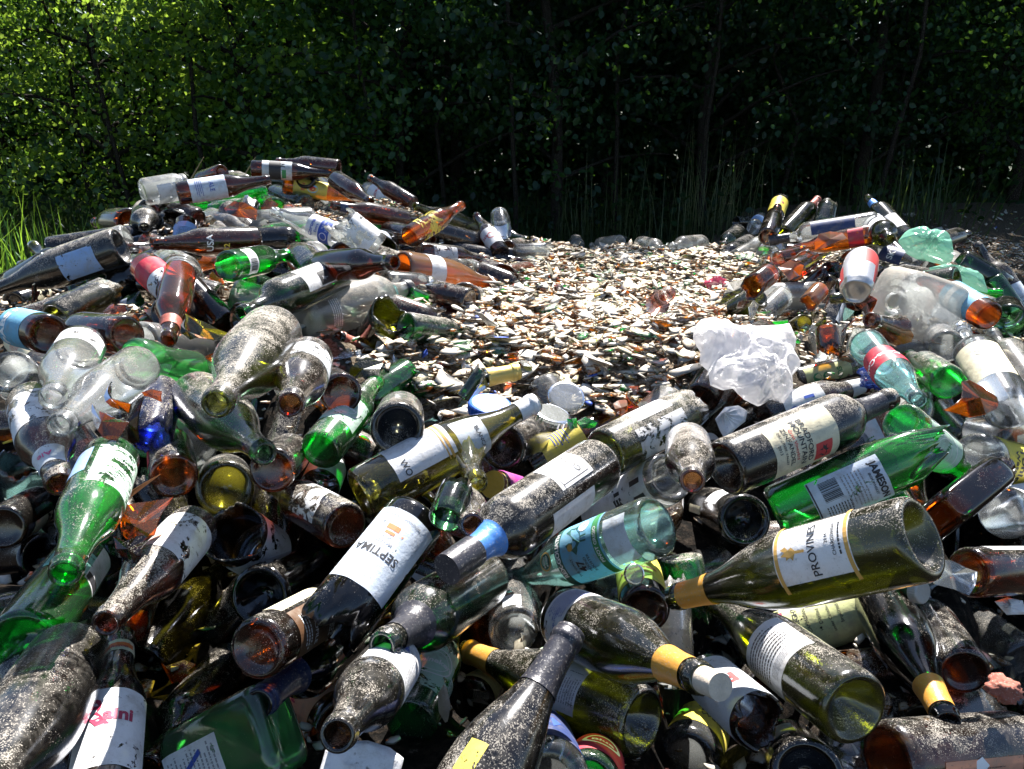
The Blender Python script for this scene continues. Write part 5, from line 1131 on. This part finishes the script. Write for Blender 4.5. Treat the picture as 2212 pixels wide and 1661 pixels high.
# saplings and thin dark stems between the trees
Rr = random.Random(3)
for i in range(14):
    x = -4.4+i*.66+Rr.uniform(-.2, .2); y = Rr.uniform(6.0, 7.6); V = []; Fc = []; P = [Vector((Rr.gauss(0, .02)*j, Rr.gauss(0, .02)*j, .5*j)) for j in range(8)]
    tube(V, Fc, P, [.022-.0022*j for j in range(8)], 6); o = mk('sapling', V, Fc, barkm); o.location = (x, y, 0)
    pxx = to_px(Vector((x, y, 1)))[0]; thing(o, ['thin dark bare stem at the left edge of the wood', 'thin bare stem left of the far left tree trunk', 'thin bare stem over the frosted white jar', 'thin bare stem above the green bottles on the left crest', 'thin bare stem above the peak of the left heap', 'thin bare stem right of the left heap peak', 'thin bare stem over the amber bottle neck', 'thin bare stem above the crater left side', 'thin bare stem above the middle of the far rim', 'thin bare stem above the crater right side', 'thin bare stem left of the right heap', 'thin bare stem over the pink capsule', 'thin bare stem over the mint bag', 'thin bare stem at the right edge of the wood'][i], 'stem', 'thin stems at the wood edge')
def blades(name, X, Y, hgt, wid, mat, lean=.35, zoff=0.0):
    n = len(X); m = 5; az = rng.uniform(0, 6.283, n); ln = np.abs(rng.normal(0, lean, n)); H = hgt*rng.uniform(.5, 1.15, n)
    P = np.zeros((n, m, 2, 3)); 
    for j in range(m):
        f = j/(m-1); bx = X+np.cos(az)*ln*H*f**2.2; by = Y+np.sin(az)*ln*H*f**2.2; bz = H*f*(1-.28*ln*f)+zoff; w = wid*(1-f**1.6)*.5+.0004
        for s_, k in ((-1, 0), (1, 1)): P[:, j, k, 0] = bx-s_*np.sin(az)*w; P[:, j, k, 1] = by+s_*np.cos(az)*w; P[:, j, k, 2] = bz
    base = (np.arange(n)*m*2)[:, None]; q = []
    for j in range(m-1): q.append(base+np.array([2*j, 2*j+1, 2*j+3, 2*j+2]))
    return fast(name, P.reshape(-1, 3), [np.concatenate(q)], [mat])
grassd = leaf_mat('grass_painted_shade', (.05, .085, .025), (.07, .11, .02)); grassl = leaf_mat('grass_painted_sun', (.10, .22, .03), (.34, .58, .05))  # two grass copies with shade and sun put into their colours
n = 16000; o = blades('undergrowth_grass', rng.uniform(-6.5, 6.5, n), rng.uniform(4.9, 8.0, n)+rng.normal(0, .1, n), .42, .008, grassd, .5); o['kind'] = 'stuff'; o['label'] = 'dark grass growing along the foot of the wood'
C = np.stack([rng.uniform(-6, 6, 9000), rng.uniform(5.6, 8.5, 9000), np.abs(rng.normal(0, .32, 9000))], 1); o = leaves_mesh('undergrowth', C, .06, LM['dark']); o['kind'] = 'stuff'; o['label'] = 'low leafy undergrowth between the trunks'
def tuft(x, y, n, h, mat, label, lean=.25, spread=.12, wid=.011, stalks=0):
    o = blades('grass_tuft', rng.normal(0, spread, n), rng.normal(0, spread, n), h, wid, mat, lean); o.location = (x, y, 0); thing(o, label, 'grass tuft', 'tall grass tufts')
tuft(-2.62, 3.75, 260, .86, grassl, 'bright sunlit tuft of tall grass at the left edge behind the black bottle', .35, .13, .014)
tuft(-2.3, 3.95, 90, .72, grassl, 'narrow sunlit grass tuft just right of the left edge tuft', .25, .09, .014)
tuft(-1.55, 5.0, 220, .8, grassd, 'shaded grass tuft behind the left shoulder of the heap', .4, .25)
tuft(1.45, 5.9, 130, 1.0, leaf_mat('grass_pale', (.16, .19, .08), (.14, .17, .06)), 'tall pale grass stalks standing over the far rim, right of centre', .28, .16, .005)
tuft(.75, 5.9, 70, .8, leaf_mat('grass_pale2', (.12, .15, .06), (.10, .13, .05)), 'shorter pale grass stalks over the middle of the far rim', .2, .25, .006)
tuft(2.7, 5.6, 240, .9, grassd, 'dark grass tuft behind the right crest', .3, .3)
# grass stalks with seed heads, upper left
for i, (x, y, h) in enumerate(((-2.33, 3.6, 1.22), (-1.75, 4.4, .96), (-1.95, 4.2, .98))):
    V = []; Fc = []; P = [Vector((.012*j*j*(1 if i else -.35)*.5, 0, h*j/8)) for j in range(9)]; tube(V, Fc, P, [.0016]*7+[.005, .002], 6)
    o = mk('grass_stalk', V, Fc, solid('straw', (.42, .30, .14), .8, 0, .3, 40)); o.location = (x, y, 0)
    thing(o, ['tall straw-coloured seed head at the far left edge', 'straw-coloured seed head left of the frosted white jar', 'second straw seed head nearer the left edge, behind the heap'][i], 'grass stalk')
# loose glass litter on the shaded ground at the right
n = 1500; X = rng.uniform(1.6, 6.2, n); Y = rng.uniform(2.2, 6.0, n); k = hz(np.clip(X, -3.5, 4.3), np.clip(Y, 0, 6.4)) < .5
o = chips('ground_litter', X[k], Y[k], np.maximum(0.0, hz(np.clip(X[k], -3.5, 4.3), np.clip(Y[k], 0, 6.4)))+.02, rng.gamma(4, .005, k.sum()), .6, probs=np.array([.08, .24, .2, .1, .08, .18, .09, .02, .01])); o['kind'] = 'stuff'; o['label'] = 'scattered glass litter on the shaded ground at the right'
# a tall tree outside the right edge, throwing the shade on that ground
tree('alder_tree', 5.4, 4.9, 7.2, 1.9, 12000, .09, LM['dark'], 'tall tree just beyond the right edge that shades the ground there', 77, low=.3)

# ================================================================== light, sky, camera
az = math.radians(SUN_AZ); el = math.radians(SUN_EL)
sd = Vector((math.sin(az)*math.cos(el), math.cos(az)*math.cos(el), math.sin(el)))
L = bpy.data.lights.new('sun', 'SUN'); L.energy = 5.0; L.angle = math.radians(.53); L.color = (1, .96, .90); lo = bpy.data.objects.new('sun', L); COL.objects.link(lo)
lo.rotation_euler = (-sd).to_track_quat('-Z', 'Y').to_euler(); lo.location = (0, 0, 20)
W = bpy.data.worlds.new('World'); SC.world = W; W.use_nodes = True; nt = W.node_tree; nt.nodes.clear()
sk = nt.nodes.new('ShaderNodeTexSky'); sk.sky_type = 'NISHITA'; sk.sun_disc = False; sk.sun_elevation = el; sk.sun_rotation = az; sk.air_density = 1.0; sk.dust_density = .6; sk.ozone_density = 1.4
bg = nt.nodes.new('ShaderNodeBackground'); bg.inputs[1].default_value = SKY; ow = nt.nodes.new('ShaderNodeOutputWorld'); nt.links.new(sk.outputs[0], bg.inputs[0]); nt.links.new(bg.outputs[0], ow.inputs[0])
cd = bpy.data.cameras.new('camera'); cd.lens = 36*F/2212; cd.sensor_width = 36; cd.clip_start = .05; cd.clip_end = 2000; co = bpy.data.objects.new('camera', cd); COL.objects.link(co)
co.location = CAM; co.rotation_euler = (math.radians(69), 0, 0); SC.camera = co
SC.view_settings.view_transform = 'Standard'; SC.view_settings.look = 'None'; SC.view_settings.gamma = 1; SC.view_settings.exposure = EXPO; SC.view_settings.use_curve_mapping = False
SC.render.engine = 'CYCLES'; c = SC.cycles; c.max_bounces = 8; c.transparent_max_bounces = 14; c.diffuse_bounces = 3; c.glossy_bounces = 3; c.transmission_bounces = 4
c.caustics_reflective = False; c.caustics_refractive = False; c.use_denoising = True; c.sample_clamp_indirect = 6; c.use_adaptive_sampling = True; c.adaptive_threshold = .015
